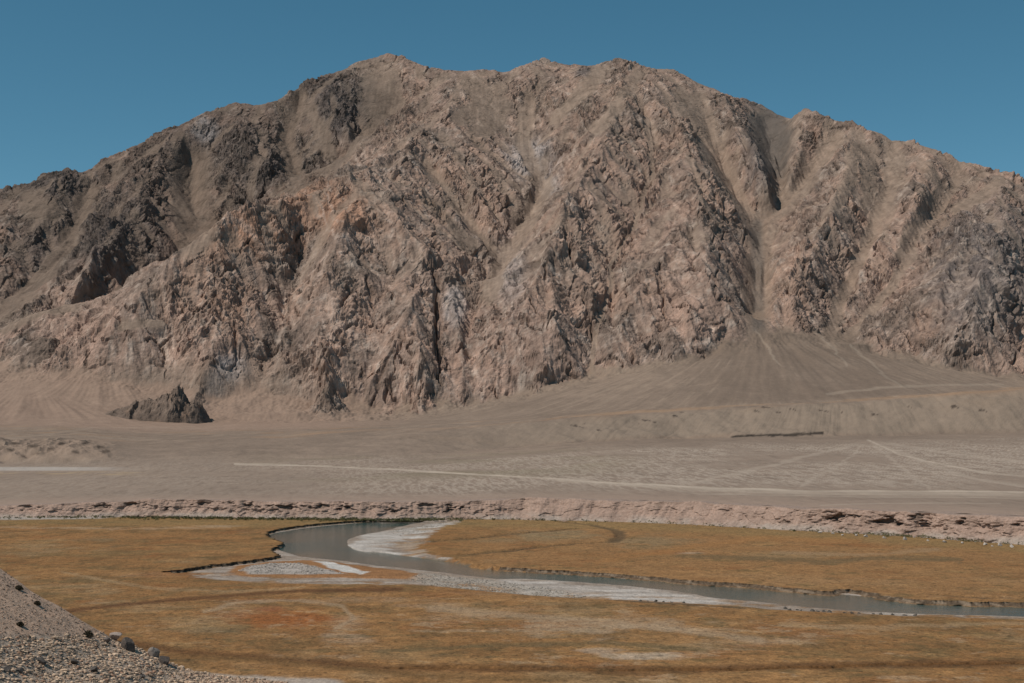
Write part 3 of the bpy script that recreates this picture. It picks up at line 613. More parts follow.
def flat_color(x, y, z, low, wat, X_, Y_):
    n1 = fbm(x, y, 70, 4, 620); n2 = fbm(x, y, 24, 4, 621); n3 = fbm(x, y, 7, 4, 622); n4 = fbm(x, y, 2.2, 3, 623)
    u = 512 + F * x / y; v = HZ + CH * F / y
    def blob(cx, cy, rx, ry, k=1.0): return ss(1.3, .3, np.hypot((u - cx) / rx, (v - cy) / ry) + (n2 * .75 + n3 * .6 + n4 * .3) * k)
    c = np.empty(x.shape + (3,), f32); c[:] = (0.285, 0.150, 0.058)
    n5 = fbm(x, y * .7, 12, 5, 633, .7); c = mixc(c, (0.165, 0.098, 0.040), ss(-.05, .4, n2 * .7 + n5 * .7))
    c = mixc(c, (0.40, 0.225, 0.095), ss(0, .5, -n1 + n3 * .5) * .6)
    c = mixc(c, (0.33, 0.245, 0.145), ss(.05, .45, fbm(x, y * .9, 45, 5, 630, .65) - .02) * .6); c = mixc(c, (0.10, 0.085, 0.045), ss(.22, .5, fbm(x * .5, y, 5, 4, 634, .65)) * .6 * ss(540, 640, v))
    c = mixc(c, (0.15, 0.115, 0.055), ss(.05, .45, fbm(x, y, 16, 5, 631, .65)) * .5)
    back = ss(560, 530, v) ; c = mixc(c, (0.34, 0.190, 0.085), ss(430, 520, u) * ss(604, 596, v) * .6)
    c = mixc(c, (0.25, 0.205, 0.125), .7 * np.maximum.reduce([blob(560,535,50,5), blob(650,542,45,7) * .8, blob(520,540,60,3) * .6, blob(790,556,60,4) * .6, blob(400,655,60,6) * .5]))
    c = mixc(c, (0.45, 0.34, 0.24), .62 * (.35 + .65 * ss(-.25, .25, n5)) * np.maximum.reduce([blob(240,611,30,8), blob(345,622,22,10) * .8, blob(590,628,80,7), blob(460,618,40,5), blob(500,610,50,4) * .5, blob(770,640,60,6) * .8, blob(430,606,40,3) * .7, blob(350,640,30,5) * .8, blob(370,600,60,3) * .6, blob(150,575,40,3) * .4]))
    c = mixc(c, (0.56, 0.48, 0.40), .7 * np.maximum.reduce([blob(643,656,38,3.0, 1.3), blob(600,650,24,2.5, 1.3) * .7, blob(345,636,22,2.5, 1.3) * .6, blob(222,526,30,1.0, .5) * .6, blob(690,553,16,1.2, .5) * .6]))
    c = mixc(c, (0.30, 0.105, 0.028), .95 * np.maximum.reduce([blob(278,618,62,11), blob(255,600,50,3) * .5]))
    c = mixc(c, (0.33, 0.10, 0.045), .55 * blob(268,608,26,4))
    m6 = fbm(x, y * .8, 20, 5, 650, .68); m7 = fbm(x * .8, y, 8, 5, 651, .7); m8 = fbm(x, y, 34, 5, 652, .65)
    c = mixc(c, (0.41, 0.245, 0.105), ss(.08, .42, m6) * .45); c = mixc(c, (0.25, 0.105, 0.036), ss(.10, .45, m8) * .6)
    c = mixc(c, (0.42, 0.315, 0.21), ss(.16, .45, m7 + m8 * .5) * .55 * ss(585, 610, v)); c = mixc(c, (0.125, 0.095, 0.042), ss(.10, .42, -m7 + m6 * .4) * .6)
    # rusty old channel
    d = segdist(u, v + n3 * 1.0, [(60,612),(130,604),(200,598),(300,591),(400,589)], ay=2.5); c = mixc(c, (0.12, 0.052, 0.020), (1 - ss(1, 8, d + n4 * 2)) * .9)
    d = segdist(u, v + n3 * .8, [(110,640),(180,652),(390,668),(640,670),(900,664),(1200,660)], ay=2); c = mixc(c, (0.125, 0.055, 0.018), (1 - ss(1, 13, d + n3 * 4)) * .85)
    c = mixc(c, (0.25, 0.19, 0.085), .5 * ss(9, 3, np.abs(v - np.interp(u, [p[0] for p in scarp_pts], [p[1] for p in scarp_pts]) - 3)))
    c = c * (1 + .26 * n4 + .18 * n3)[..., None]
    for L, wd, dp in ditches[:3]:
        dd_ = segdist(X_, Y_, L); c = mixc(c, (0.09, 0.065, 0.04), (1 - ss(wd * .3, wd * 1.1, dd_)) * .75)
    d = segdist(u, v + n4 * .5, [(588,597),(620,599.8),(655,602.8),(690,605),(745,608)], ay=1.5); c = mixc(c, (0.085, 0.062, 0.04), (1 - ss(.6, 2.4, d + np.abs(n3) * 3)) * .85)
    d = segdist(u, v + n3 * .6 + n4 * .5, [(560,667.5),(640,670.5),(760,670),(900,665),(1024,664)], ay=1.5); c = mixc(c, (0.07, 0.045, 0.02), (1 - ss(.4, 2.0, d)) * .7 * ss(-.1, .2, n4))
    c = mixc(c, (0.44, 0.335, 0.235), .5 * blob(600,628,110,12, 1.6) * ss(-.3, .3, n5))
    for Lp, wd, cc_, am in [([(680,556),(760,559),(830,562),(890,558),(960,560)],3,(0.15,0.11,0.058),.75),([(770,552),(860,555),(940,549)],2.4,(0.36,0.25,0.15),.55),([(600,562),(690,548),(760,538),(860,541)],3.5,(0.38,0.19,0.07),.5),
        ([(430,608),(520,616),(600,622),(680,629),(760,640)],4.5,(0.43,0.33,0.235),.55),([(380,652),(480,646),(600,643),(700,650)],3.2,(0.12,0.095,0.048),.65),([(0,527),(120,529),(230,527)],1.2,(0.42,0.31,0.21),.5),
        ([(0,552),(90,556),(200,548),(262,546)],2.6,(0.19,0.125,0.055),.5),([(60,572),(150,588),(230,592),(300,587)],2.0,(0.40,0.29,0.175),.45),([(205,612),(240,603),(300,600),(345,606),(352,618),(335,628)],2.6,(0.42,0.325,0.23),.5),
        ([(0,540),(120,535),(250,538)],2.0,(0.40,0.21,0.085),.4),([(480,528),(520,540),(560,552),(640,561)],2.0,(0.26,0.14,0.055),.5),([(780,624),(880,628),(1024,622)],3,(0.40,0.30,0.19),.45),([(700,645),(820,652),(1024,648)],2.6,(0.16,0.105,0.045),.5),
        ([(130,600),(190,588),(260,583)],2.2,(0.16,0.115,0.055),.5),([(160,655),(260,660),(420,676),(640,680)],3.5,(0.17,0.095,0.035),.55)]:
        d = segdist(u + n2 * 12, v + n3 * 2.2 + n4 * 1.0 + n2 * 2, Lp, ay=1.6); c = mixc(c, cc_, (1 - ss(wd * .3, wd * 1.9, d)) * am)
    c = mixc(c, (0.33, 0.245, 0.155), .10 + 0 * n1) * np.array((.98, .915, .845), f32) * (1 - .45 * ss(.12, .5, fbm(x, y * .8, 1.5, 3, 660, .65)))[..., None]
    # far-left pale channel
    lw = sdf(x, y + n3 * 4, lw_poly); c = mixc(c, (0.42, 0.37, 0.33), ss(-2, 6, lw) * .85)
    # low ground
    lo = np.empty_like(c); lo[:] = (0.36, 0.285, 0.23)
    lo = lo * (1 + .12 * n3 + .1 * n4)[..., None]
    st_ = fbm(x * .25, y, 6, 4, 640, .6); lo = mixc(lo, (0.50, 0.44, 0.39), ss(0, .4, st_ + n2 * .4) * .6)
    I = ss(-.5, 1.5, sdf(X_, Y_, isl)); lo = mixc(lo, (0.34, 0.17, 0.075), I)
    lo = mixc(lo, (0.50, 0.45, 0.41), ss(-1, 1.5, sdf(X_, Y_, pebw)) * .9)
    lo = mixc(lo, (0.64, 0.60, 0.56), ss(-.5, 1, sdf(X_, Y_, saltw)))
    lo = mixc(lo, (0.58, 0.53, 0.485), ss(-1.5, 2.5, sdf(X_, Y_, bar_white) + n3 * 4) * (.55 + .4 * ss(-.3, .2, st_)))
    lo = mixc(lo, (0.40, 0.30, 0.22), ss(-1, 3, sdf(X_, Y_, bar_tan)) * .9)
    lo = mixc(lo, (0.56, 0.50, 0.45), ss(-2, 2, sdf(X_, Y_, salt_r) + n3 * 4) * (.5 + .45 * ss(-.3, .2, st_)))
    lo = mixc(lo, (0.48, 0.42, 0.36), ss(-1, 2, sdf(X_, Y_, grav_r)) * .7)
    lo = mixc(lo, (0.17, 0.135, 0.10), ss(-.5, .6, wat))
    nw = np.maximum(ss(26, 10, segdist(x, y, near_line)), .8 * ss(26, 8, segdist(x, y, soft_line))); lom = ss(-.3, 1.2 + nw, low + n3 * (1.0 + nw * 4) + n2 * nw * 4 - nw * 1.0) * (1 - .85 * nw * ss(.0, .22, fbm(x * .5, y, 7, 4, 645, .6)))
    c = lerp(c, lo * (.80 + .14 * ss(-.3, .3, st_))[..., None], lom[..., None])
    # golden bar edges
    gold = ss(0, 14, segdist(x, y, soft_line[8:])) 
    # gravel apron at the near hill foot
    ap = sdf(x + n2 * 3, y + n3 * 2, G([(150,700),(190,672),(240,675.5),(330,680),(370,700),(300,900),(100,900)])); c = mixc(c, (0.42, 0.36, 0.31), ss(-2, 1, ap) * .85)
    return c
fr = (1 / np.linspace(1 / 95.0, 1 / 225.0, 60)); fr2 = 1 / np.linspace(1 / 225.0, 1 / 700.0, 640)
rowsf = np.concatenate([fr[:-1], fr2]).astype(f32)
YF = np.repeat(rowsf[:, None], len(cols), 1); XF = YF * tang[None]
ZF, low, wat, X_, Y_ = flat(XF, YF)
CF = flat_color(XF, YF, ZF, low, wat, X_, Y_)
grid_obj('meadow', XF, YF, ZF, M_meadow, CF)
def poly_obj(name, P, z, mat):
    me = bpy.data.meshes.new(name); me.from_pydata([(p[0], p[1], z) for p in P], [], [list(range(len(P)))]); me.materials.append(mat); me.update()
    o = bpy.data.objects.new(name, me); COL.objects.link(o); o['kind'] = 'structure'; return o
# the water sheet: flat, hidden by the ground wherever that is higher
wp = G([(250,516),(520,516),(520,560),(800,578),(1320,590),(1320,640),(700,612),(420,578),(250,560)], WL)
poly_obj('river', wp, WL, M_water)

def bank(name, L, hgt, seed, over=1.0, soil=(0.070, 0.052, 0.038), palem=.8):
    """undercut turf bank along a line: turf lip, dark soil face, slumped toe"""
    s, X, Y, tx, ty = along(chaikin(L, 1), 0.22)
    nx, ny = ty, -tx
    if np.mean(ny) > 0: nx, ny = -nx, -ny
    w_ = fbm(s.astype(f32), s.astype(f32) * 0 + seed, 5, 4, 700 + seed, .65) * 2.2 + fbm(s.astype(f32), s.astype(f32) * 0 + seed, 1.6, 3, 710 + seed) * 1.0
    prof = [(-3.2, -0.10), (-1.6, 0.05), (-.4, .10), (0.12, 0.07), (0.10, -0.10), (-.30, -.2), (-.36, -.45), (-.25, -.7), (.05, -.95), (.5, -1.25)]
    R = []; C_ = []
    for k, (o_, z_) in enumerate(prof):
        j = noise(s.astype(f32) / .9, s.astype(f32) * 0 + k * 1.7, 720 + seed) * (.12 if k > 3 else .03)
        sl_ = np.clip(noise(s.astype(f32) / 4.0, s.astype(f32) * 0 + 9, 730 + seed) * 2 - .2, 0, 1) * (.9 if k in (7, 8) else (.35 if k in (5, 6) else 0))
        o2 = w_ * .5 + (o_ if k < 5 else o_ + (1 - over) * (.25 + .16 * (k - 4))) + (w_ if k > 1 else w_ * .3) * .6 + j + sl_
        z2 = z_ * (hgt if z_ < 0 and k > 3 else 1) + j * .6
        R.append(np.stack([X + nx * o2, Y + ny * o2, z2 + 0 * s], -1))
    R = np.array(R, f32)
    xx, yy = R[..., 0], R[..., 1]
    zc, lo_, wa_, X1, Y1 = flat(xx, yy)
    tur = flat_color(xx, yy, zc, np.full_like(lo_, -9), np.full_like(wa_, -9), X1, Y1)
    so_ = np.empty_like(tur); so_[:] = soil; so_ *= (1 + .5 * fbm(xx * 1.0, R[..., 2] * 3 + yy, 1.2, 3, 740))[..., None]
    kk = np.array([0, 0, 0, .3, 1, 1, 1, 1, .9, .5], f32)[:, None, None] * 1.0; so_ = mixc(so_, (0.24, 0.18, 0.13), ss(-.05, .3, fbm(xx + yy * .5, R[..., 2] * 2, 1.8, 3, 745)) * palem)
    grid_obj(name, xx, yy, R[..., 2], M_soil, lerp(tur, so_, kk))
bank('river_bank', far_line, 1.0, 1, .45, (0.085, 0.062, 0.044), .95)
bank('river_bank', rb_line, .8, 2, 0.0, (0.12, 0.085, 0.058), 1.0)

# ================================================================== plain under and beyond everything
g_m = ground_mat('far_ground', (60,), (.1,), (), attr=False, base=(0.27, 0.22, 0.18))
N_ = 12000
base = bpy.data.meshes.new('ground'); base.from_pydata([(-N_, -N_, -3.5), (N_, -N_, -3.5), (N_, N_, -3.5), (-N_, N_, -3.5)], [], [(0, 1, 2, 3)]); base.materials.append(g_m)
bo = bpy.data.objects.new('ground', base); COL.objects.link(bo); bo['kind'] = 'structure'

# ================================================================== near hillside
def hill(x, y):
    cx = np.array([-200, -60, -30, -16.2, -12.4, -11.2, -10.4, -9.0, -6.5, -4, 0, 20, 80]); cz = np.array([62, 48, 43, 35.57, 33.40, 32.9, 32.45, 32.15, 31.75, 31.2, 29, 18, -10])
    xs = x - np.clip(y - 45, -60, 0) * 0.0
    P = np.interp(xs, cx, cz)
    yb = 45 + fbm(x, y * 0, 5, 2, 801) * 1.5
    beyond = np.maximum(0, y - yb)
    front = np.maximum(0, 22 - y)
    z = P - beyond * 0.62 - .02 * beyond ** 1.2 - front * 0.0
    z = np.where(x > -6, z - ss(-6, 20, x) * 3, z)
    z = np.minimum(z, CH - 0.20 * np.maximum(y, 0) - .2 + 60 * (ss(-5.5, -9, x)))
    mound = 38.35 - 0.60 * np.hypot(x, np.maximum(y, 0)) 
    z = np.maximum(z, mound)
    z = z + fbm(x, y, 2.4, 3, 803) * .16 + fbm(x, y, .5, 3, 804) * .035
    return np.maximum(z, -2.5)
def axis(a, b, c, d, fine, coarse):
    return np.concatenate([np.arange(a, b, coarse), np.arange(b, c, fine), np.arange(c, d, coarse)])
ax_ = axis(-120, -19, -5, 90, .045, 1.2); ay_ = axis(-30, 22, 50, 140, .06, 1.2)
XH, YH = np.meshgrid(ax_.astype(f32), ay_.astype(f32))
ZH = hill(XH, YH).astype(f32)
uh, vh = survey(XH, YH, ZH)
rubm = ss(632, 641, vh + fbm(XH, YH, .9, 3, 810) * 7) * ss(230, 150, uh)
CHc = np.empty(XH.shape + (3,), f32); CHc[:] = (0.46, 0.318, 0.232)
CHc = mixc(CHc, (0.40, 0.32, 0.255), rubm * .9)
CHc = CHc * (1 + .12 * fbm(XH, YH, 1.5, 3, 815) + .15 * fbm(XH, YH, .15, 2, 816))[..., None]
CHc = mixc(CHc, (0.10, 0.08, 0.065), ss(.0, .3, fbm(XH, YH, .5, 4, 818)) * rubm * .75)
grid_obj('hillside', XH, YH, ZH, M_slope, CHc)
def hill_hit(px, py):
    Yv = np.arange(18, 60, .02).astype(f32); xv = (px - 512) / F * Yv; rz = CH + (HZ - py) / F * Yv
    hv = hill(xv, Yv); k = np.argmax(hv > rz)
    if not (hv > rz).any(): k = np.argmin(np.abs(hv - rz))
    return float(xv[k]), float(Yv[k]), float(hv[k])

# ------------------------------------------------------------------ stones
def ico(sub):
    import bmesh
    b = bmesh.new(); bmesh.ops.create_icosphere(b, subdivisions=sub, radius=1); V = np.array([v.co[:] for v in b.verts], f32); Fc = np.array([[v.index for v in f.verts] for f in b.faces], np.int32); b.free(); return V, Fc
IV1, IF1 = ico(1); IV2, IF2 = ico(2); IV3, IF3 = ico(3)
rng = np.random.default_rng(7)
def chipped(V, r, n=9, keep=.62):
    """a faceted stone: a ball cut by random planes"""
    V = V.copy()
    for k in range(n):
        d = r.normal(size=3); d /= np.linalg.norm(d); h_ = r.uniform(keep, .92); p = V @ d; V = V - np.outer(np.maximum(p - h_, 0), d).astype(f32)
    return V
def scatter(name, spots, sizes, mat, colfn, kind='stuff', flatz=.6, IV=IV1, IF=IF1, variants=14, label=None, cat=None, sink=.25):
    """many small stones as one uncountable mass"""
    vs = [chipped(IV, rng) for _ in range(variants)]
    n = len(spots); nv = len(IV); out = np.empty((n, nv, 3), f32); cc = np.empty((n, nv, 3), f32)
    for i in range(n):
        a = rng.uniform(0, 6.283); ca, sa = math.cos(a), math.sin(a); v = vs[i % variants] * np.array([1, rng.uniform(.6, 1), rng.uniform(.5, 1) * flatz], f32) * sizes[i]
        x = v[:, 0] * ca - v[:, 1] * sa; y = v[:, 0] * sa + v[:, 1] * ca
        out[i, :, 0] = x + spots[i][0]; out[i, :, 1] = y + spots[i][1]; out[i, :, 2] = v[:, 2] + spots[i][2] + sizes[i] * flatz * sink
        cc[i] = colfn(i)
    Fc = (IF[None] + (np.arange(n) * nv)[:, None, None]).reshape(-1, 3)
    o = mesh_obj(name, out, Fc, mat, cc.reshape(-1, 3), kind=kind, smooth=False)
    if label: tag(o, label, cat)
    return o
# rubble on the near slope
sp = []; sz = []
while len(sp) < 16000:
    y = rng.uniform(24, 46.5, 4000); x = rng.uniform(-17.5, -6.5, 4000); z = hill(x.astype(f32), y.astype(f32)); u, v = survey(x, y, z)
    vlim = 636 + fbm(x.astype(f32), y.astype(f32), .9, 3, 810) * 7
    ok = (v > vlim) & (v < 700) & (u > -40) & (u < 330) & ((rng.uniform(size=4000) < .9))
    for a in np.nonzero(ok)[0]: sp.append((x[a], y[a], z[a])); sz.append(.016 + .07 * rng.uniform() ** 3.5 + (.07 if rng.uniform() < .012 else 0))
def rubcol(i):
    r = rng.uniform(); b = np.array((0.44, 0.38, 0.325)) if r < .7 else (np.array((0.30, 0.22, 0.18)) if r < .88 else np.array((0.16, 0.145, 0.135)))
    return b * np.array((1.30, 1.10, .92)) * rng.uniform(.6, 1.25)
scatter('rubble', sp[:16000], sz[:16000], M_stone, rubcol, label='loose grey broken rubble covering the foot of the near slope', cat='rubble')
sp = []; sz = []
y = rng.uniform(24, 46.5, 30000); x = rng.uniform(-22, -11, 30000); z = hill(x.astype(f32), y.astype(f32)); u, v = survey(x, y, z)
for a in np.nonzero((v < 640) & (u > -60))[0][:12000]: sp.append((x[a], y[a], z[a])); sz.append(.018 + .035 * rng.uniform() ** 4)
scatter('gravel', sp, sz, M_stone, lambda i: np.array((0.44, 0.305, 0.225)) * rng.uniform(.35, 1.25), label='fine pinkish gravel strewn over the smooth upper near slope', cat='gravel')
# stones on the river bars
def bar_stones(name, P, n, s0, s1, col, label, zoff=-.5):
    P = np.array(P); lo_, hi_ = P.min(0), P.max(0); x = rng.uniform(lo_[0], hi_[0], n * 4).astype(f32); y = rng.uniform(lo_[1], hi_[1], n * 4).astype(f32)
    k = inside(x, y, [tuple(p) for p in P]) & (fbm(x, y, 6, 2, 860) > -.25); x = x[k][:n]; y = y[k][:n]; z = flat(x[None], y[None])[0][0]
    sp = list(zip(x, y, z)); scatter(name, sp, [s0 + (s1 - s0) * rng.uniform() ** 2.5 for _ in sp], M_pebble, lambda i: np.array(col) * rng.uniform(.35, 1.15), label=label, cat='stones')
bar_stones('pebbles', pebw, 1500, .12, .42, (0.52, .455, .40), 'whitish pebbles heaped on the small orange rimmed island')
bar_stones('river_gravel', grav_r, 2200, .10, .38, (0.45, .39, .33), 'mixed grey brown gravel on the near shore of the river')
bar_stones('bar_gravel', G([(384,532),(420,524),(448,522),(430,531),(400,536)], -.6), 500, .15, .4, (0.48, .42, .36), 'grey gravel on the upstream end of the white sandbar')
# talus at the scarp foot
sp = []; sz = []
for i in rng.integers(0, len(X), 0): pass
xs_ = rng.uniform(-330, 330, 5200); 
s, X, Y, tx, ty = along(chaikin(_sc, 2), 0.45)
ii = rng.integers(10, len(X) - 10, 5200); oo = rng.normal(0, 1.6, 5200)
for a, o_ in zip(ii, oo):
    st_ = np.interp(512 + F * X[a] / Y[a], [0, 480, 540, 770, 830, 1024], [.6, .6, .2, .4, 1, 1])
    if rng.uniform() > .25 + .75 * st_: continue
    d_ = 4.2 * st_ + 9 * (1 - st_) + o_
    sp.append((X[a] + ty[a] * d_, Y[a] - tx[a] * d_, 0.05)); sz.append(.12 + .4 * rng.uniform() ** 3)
scatter('talus', sp, sz, M_pebble, lambda i: np.array((0.47, .40, .35)) * rng.uniform(.6, 1.1), label='pale rock debris fallen along the foot of the terrace scarp', cat='debris')

# scrub along the scarp foot: low bushes reading as one strip
def scrub(name, spots, label):
    out = []; fc = []; cc = []; k = 0
    for (x, y, z, r, h_) in spots:
        n = 26; p = rng.normal(size=(n, 3)); p /= np.linalg.norm(p, axis=1)[:, None]; p *= (rng.uniform(.3, 1, n) ** .5)[:, None]
        cen = np.stack([x + p[:, 0] * r, y + p[:, 1] * r, z + h_ * .5 + p[:, 2] * h_ * .5], -1)
        d1 = rng.normal(size=(n, 3)) * .16; d2 = rng.normal(size=(n, 3)) * .16
        t3 = np.stack([cen - d1, cen + d1, cen + d2 + (0, 0, .1)], 1); out.append(t3.reshape(-1, 3)); fc.append(np.arange(n * 3).reshape(n, 3) + k); k += n * 3
        b = np.array((0.105, 0.10, 0.045)) * rng.uniform(.7, 1.4); cc.append(np.repeat((b * rng.uniform(.7, 1.3, (n, 1))), 3, 0))
    o = mesh_obj(name, np.concatenate(out), np.concatenate(fc), M_scrub, np.concatenate(cc), kind='stuff', smooth=False); tag(o, label, 'scrub')
sp = []
for i in range(2600):
    px = rng.uniform(-60, 1100); base_ = np.interp(px, [p[0] for p in scarp_pts], [p[1] for p in scarp_pts])
    dens = np.interp(px, [0, 100, 150, 430, 480, 600, 700, 780, 1024], [.15, .5, 1, 1, .35, .3, .25, .3, .25])
    if rng.uniform() > dens: continue
    py = base_ + rng.normal(.9, .7) + (.6 if px < 470 else 0)
    x, y = gnd(px, max(py, base_ - .5)); r = rng.uniform(.5, 1.3); sp.append((x, y, 0, r, r * rng.uniform(.7, 1.1)))
scrub('scrub', sp, 'dull green scrub growing in a strip along the scarp foot')

# ------------------------------------------------------------------ countable stones
def boulder_mesh(seed, dims, n=14):
    r = np.random.default_rng(seed); V = chipped(IV3, r, n, .34)
    V = V * (1 + .06 * r.normal(size=(len(V), 1)).astype(f32) * 0 + .05 * np.sin(V[:, :1] * 7 + seed) * np.cos(V[:, 1:2] * 6)); return V * np.array(dims, f32)
def boulder(name, px, py, wpx, hpx, col, label, cat='boulder', seed=1, group=None, rot=0.0):
    x, y, z = hill_hit(px, py); k = y / F; dims = (wpx * k * .62, wpx * k * .5, hpx * k * .75)
    V = boulder_mesh(seed, dims); o = mesh_obj(name, V, IF3, M_stone, np.ones((len(V), 3)) * np.array(col) * (1 + .0), smooth=False)
    o.location = (x, y, z + dims[2] * (.5 if name == 'rock' else .45)); o.rotation_euler = (0, 0, rot); tag(o, label, cat, group); return o
boulder('boulder', 129, 650, 13, 14, (0.12, 0.098, 0.085), 'dark angular boulder on the crest of the near slope, tallest one there', seed=3)
boulder('boulder', 115, 637, 17, 7, (0.36, 0.29, 0.25), 'low pale pinkish rock at the crest where gravel meets rubble', seed=5)
boulder('boulder', 107, 643, 6, 7, (0.17, 0.14, 0.125), 'small brown rock left of the dark angular boulder', seed=8)
boulder('boulder', 155, 657, 13, 10, (0.24, 0.205, 0.18), 'grey rounded boulder at the slope edge, left of a darker one', seed=12)
boulder('boulder', 165, 664, 11, 9, (0.10, 0.082, 0.072), 'near black boulder at the slope edge, right of the grey one', seed=14)
boulder('boulder', 142, 661, 6, 4, (0.30, 0.26, 0.235), 'small light stone between the angular and the rounded boulders', seed=15)
dst = [(42,664,10,7,'dark rock in the rubble, third from the left edge'),(74,664,11,6,'flat dark rock in the middle of the rubble'),(94,672,10,6,'dark rock low in the rubble, right of the flat one'),(7,672,10,6,'dark rock at the lower left corner of the rubble'),(20,673,8,5,'dark rock beside the one in the lower left corner'),(142,678,6,4,'small dark rock near the right tip of the rubble')]
for i, (a, b, c_, d_, lb) in enumerate(dst): boulder('rock', a, b, c_, d_, (0.10, 0.088, 0.08), lb, 'rock', seed=30 + i, group='dark rocks in the near rubble')

def cushion(px, py, wpx, hpx, label, seed):
    """low cushion plant: woody base, short twigs and tiny leaves"""
    x, y, z = hill_hit(px, py); k = y / F; r = np.random.default_rng(seed); W = wpx * k * .5; Hh = hpx * k
    root = bpy.data.objects.new('cushion_plant', None); COL.objects.link(root); root.location = (x, y, z); tag(root, label, 'plant', 'small dark plants on the near slope')
    n = 420; p = r.normal(size=(n, 3)); p /= np.linalg.norm(p, axis=1)[:, None]; p[:, 2] = np.abs(p[:, 2]); p *= (r.uniform(.4, 1, n) ** .5)[:, None]
    cen = p * np.array([W, W * .8, Hh]); d1 = r.normal(size=(n, 3)) * .018; d2 = r.normal(size=(n, 3)) * .018
    t3 = np.stack([cen - d1, cen + d1, cen + d2 + (0, 0, .02)], 1)
    f_ = mesh_obj('foliage', t3.reshape(-1, 3), np.arange(n * 3).reshape(n, 3), M_scrub, np.repeat(np.array([(0.075, 0.062, 0.04)]) * r.uniform(.6, 1.4, (n, 1)), 3, 0), parent=root, smooth=False)
    vs = []; fs = []
    for i in range(16):
        d = r.normal(size=3); d[2] = abs(d[2]) + .3; d /= np.linalg.norm(d); e = d * np.array([W, W * .8, Hh]) * .9; s_ = .008; b0 = len(vs)
        vs += [(-s_, 0, 0), (s_, 0, 0), (0, s_, 0), (e[0], e[1], e[2])]; fs += [(b0, b0 + 1, b0 + 3), (b0 + 1, b0 + 2, b0 + 3), (b0 + 2, b0, b0 + 3)]
    mesh_obj('stem', np.array(vs), np.array(fs), M_scrub, np.ones((len(vs), 3)) * (0.10, 0.075, 0.055), parent=root, smooth=False)
cushion(88, 637, 10, 6, 'dark low plant on the slope crest just left of the boulders', 1)
cushion(19, 590, 8, 4, 'small dark plant highest on the smooth near slope', 2)
cushion(37, 605, 7, 3.5, 'small dark plant halfway down the smooth near slope', 3)
cushion(20, 626, 8, 3.5, 'small dark plant just above the rubble at the left', 4)

# stones along the near shore, copies of a few shapes
protos = [mesh_obj('shore_stone', boulder_mesh(60 + i, (1, .8, .6)), IF3, M_pebble, np.ones((len(IV3), 3)) * (0.11, 0.095, 0.08), smooth=False) for i in range(3)]
shore = [(786,607.5),(790,609),(797,608.5),(801,610),(812,610),(818,611),(824,610.5),(829,612),(845,612.5),(852,613),(859,613.5),(873,614),(881,615),(893,615),(905,616),(915,616),(640,600.5),(648,601),(655,601.8),(664,602.5),(672,603),(684,604)]
for i, (a, b) in enumerate(shore):
    src = protos[i % 3]; o = src if i < 3 else src.copy()
    if i >= 3: COL.objects.link(o)
    x, y = gnd(a, b, -.5); z = float(flat(np.array([[x]], f32), np.array([[y]], f32))[0][0, 0]); s_ = rng.uniform(.45, .85)
    o.location = (x, y, z + .1); o.scale = (s_, s_, s_); o.rotation_euler = (0, 0, rng.uniform(0, 6)); 
    right = a > 700
    tag(o, 'dark stone on the pale near shore of the river, in the row towards the right' if right else 'dark stone at the near edge of the white salt flat beside the river', 'stone', 'dark stones on the right near shore' if right else 'dark stones at the salt flat edge')
blk = [mesh_obj('fallen_block', boulder_mesh(80 + i, (1, .8, .7)), IF3, M_pebble, np.ones((len(IV3), 3)) * (0.47, 0.41, 0.36), smooth=False) for i in range(3)]
bl_p = [(833,534),(842,535.5),(856,536),(866,537),(884,538.5),(905,540),(928,541),(945,542.5),(962,543.5),(985,545),(992,546.5),(1000,546),(1012,547.5),(820,533)]
for i, (a, b) in enumerate(bl_p):
    src = blk[i % 3]; o = src if i < 3 else src.copy()
    if i >= 3: COL.objects.link(o)
    x, y = gnd(a, b); s_ = rng.uniform(.6, 1.3); o.location = (x, y, s_ * .3); o.scale = (s_,) * 3; o.rotation_euler = (0, 0, rng.uniform(0, 6))
    tag(o, 'pale block fallen from the pink cliff onto the meadow edge at right', 'boulder', 'pale blocks fallen below the pink cliff')

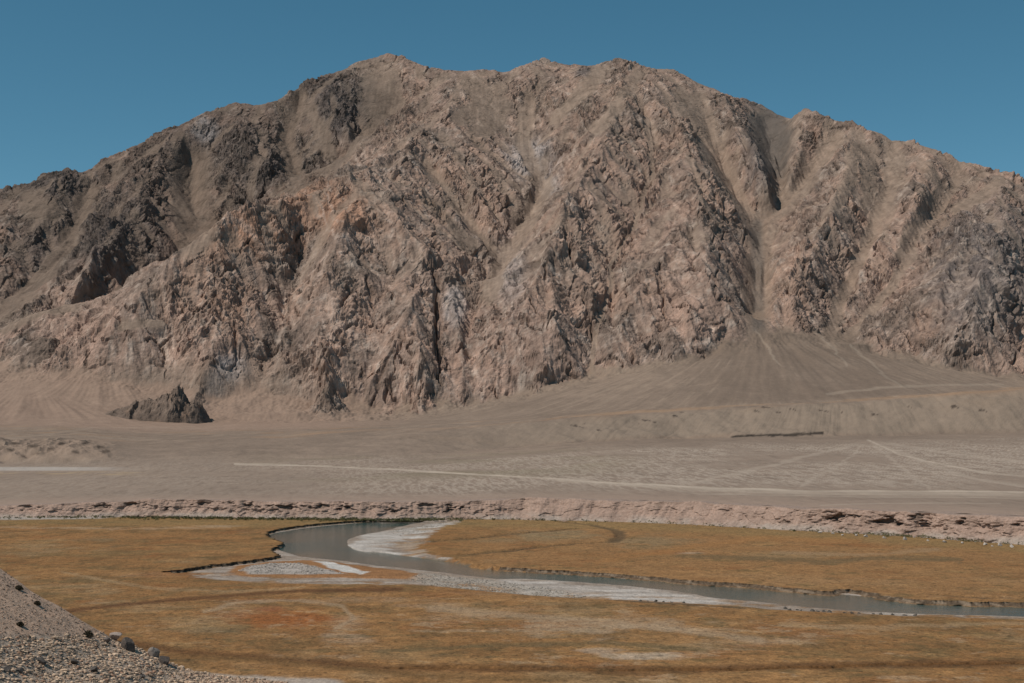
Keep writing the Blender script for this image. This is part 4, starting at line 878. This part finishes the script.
# ------------------------------------------------------------------ dark rock outcrops at the mountain foot
def outcrop(name, prof, Y0, depth, label, seed):
    """a jagged dark crag: outline heights along its length, with a real depth and broken surface"""
    us = np.arange(prof[0][0], prof[-1][0], .45); top = np.interp(us, [p[0] for p in prof], [p[1] for p in prof]); bot = np.interp(us, [p[0] for p in prof], [p[2] for p in prof])
    n = 70; vv = np.linspace(-1, 1, n)[:, None]
    Xc = ((us - 512) / F * Y0)[None]; zt = (CH + (HZ - top) / F * Y0)[None]; zb = (CH + (HZ - bot) / F * Y0)[None]
    hgt = zt - zb; shp = (1 - vv ** 2) ** .7
    Yc = Y0 + vv * depth * (hgt / hgt.max()) ** .5
    Xw = (Xc + 0 * Yc).astype(f32); Yw = Yc.astype(f32)
    jag = ridged(Xw, Yw, 26, 4, seed, .6); c1, c2, cr = cell(Xw, Yw, 14, seed + 3)
    g0, _m = terrain(Xw, np.full_like(Xw, Y0)); gz, _m = terrain(Xw, Yw); hh = np.maximum(zt - g0, 3); endt = np.clip(np.minimum(np.arange(len(us)), np.arange(len(us))[::-1]) / 22.0, 0, 1)[None] ** .6
    Z = gz - 5 + (hh + 5) * shp * endt * (.60 + .30 * (jag - .5) + .16 * (cr - .5) + .12 * fbm(Xw, Yw, 9, 3, seed + 9))
    Xw = Xw + fbm(Yw, Z.astype(f32), 14, 3, seed + 5) * 4
    cc = np.empty(Xw.shape + (3,), f32); cc[:] = (0.175, 0.130, 0.104); cc *= (1 + .3 * fbm(Xw, Yw + Z, 15, 3, seed + 6) + .3 * (cr - .5))[..., None]
    cc = mixc(cc, (0.25, 0.17, 0.125), ss(.2, .5, fbm(Xw, Z.astype(f32), 24, 3, seed + 8)) * .7)
    o = grid_obj(name, Xw, Yw, Z.astype(f32), M_mount, cc, kind=None); tag(o, label, 'rock outcrop'); return o
outcrop('rock_outcrop', [(98,424,426),(104,414,427),(116,405,426),(126,402,424),(137,393,421),(139,398,420),(146,392,419),(152,388,418),(160,386,416),(170,380,414),(176,373,412),(182,379,412),(188,385,410),(193,387,410),(198,391,409),(204,397,408),(211,404,407)], 2120, 55, 'dark jagged crag with a pointed top rising from pale slopes at left', 900)
outcrop('rock_outcrop', [(-12,376,378),(2,370,373),(15,358,366),(30,346,360),(45,338,354),(54,336,349),(58,344,346)], 2390, 40, 'dark slanting rock band at the left edge of the mountain foot', 940)
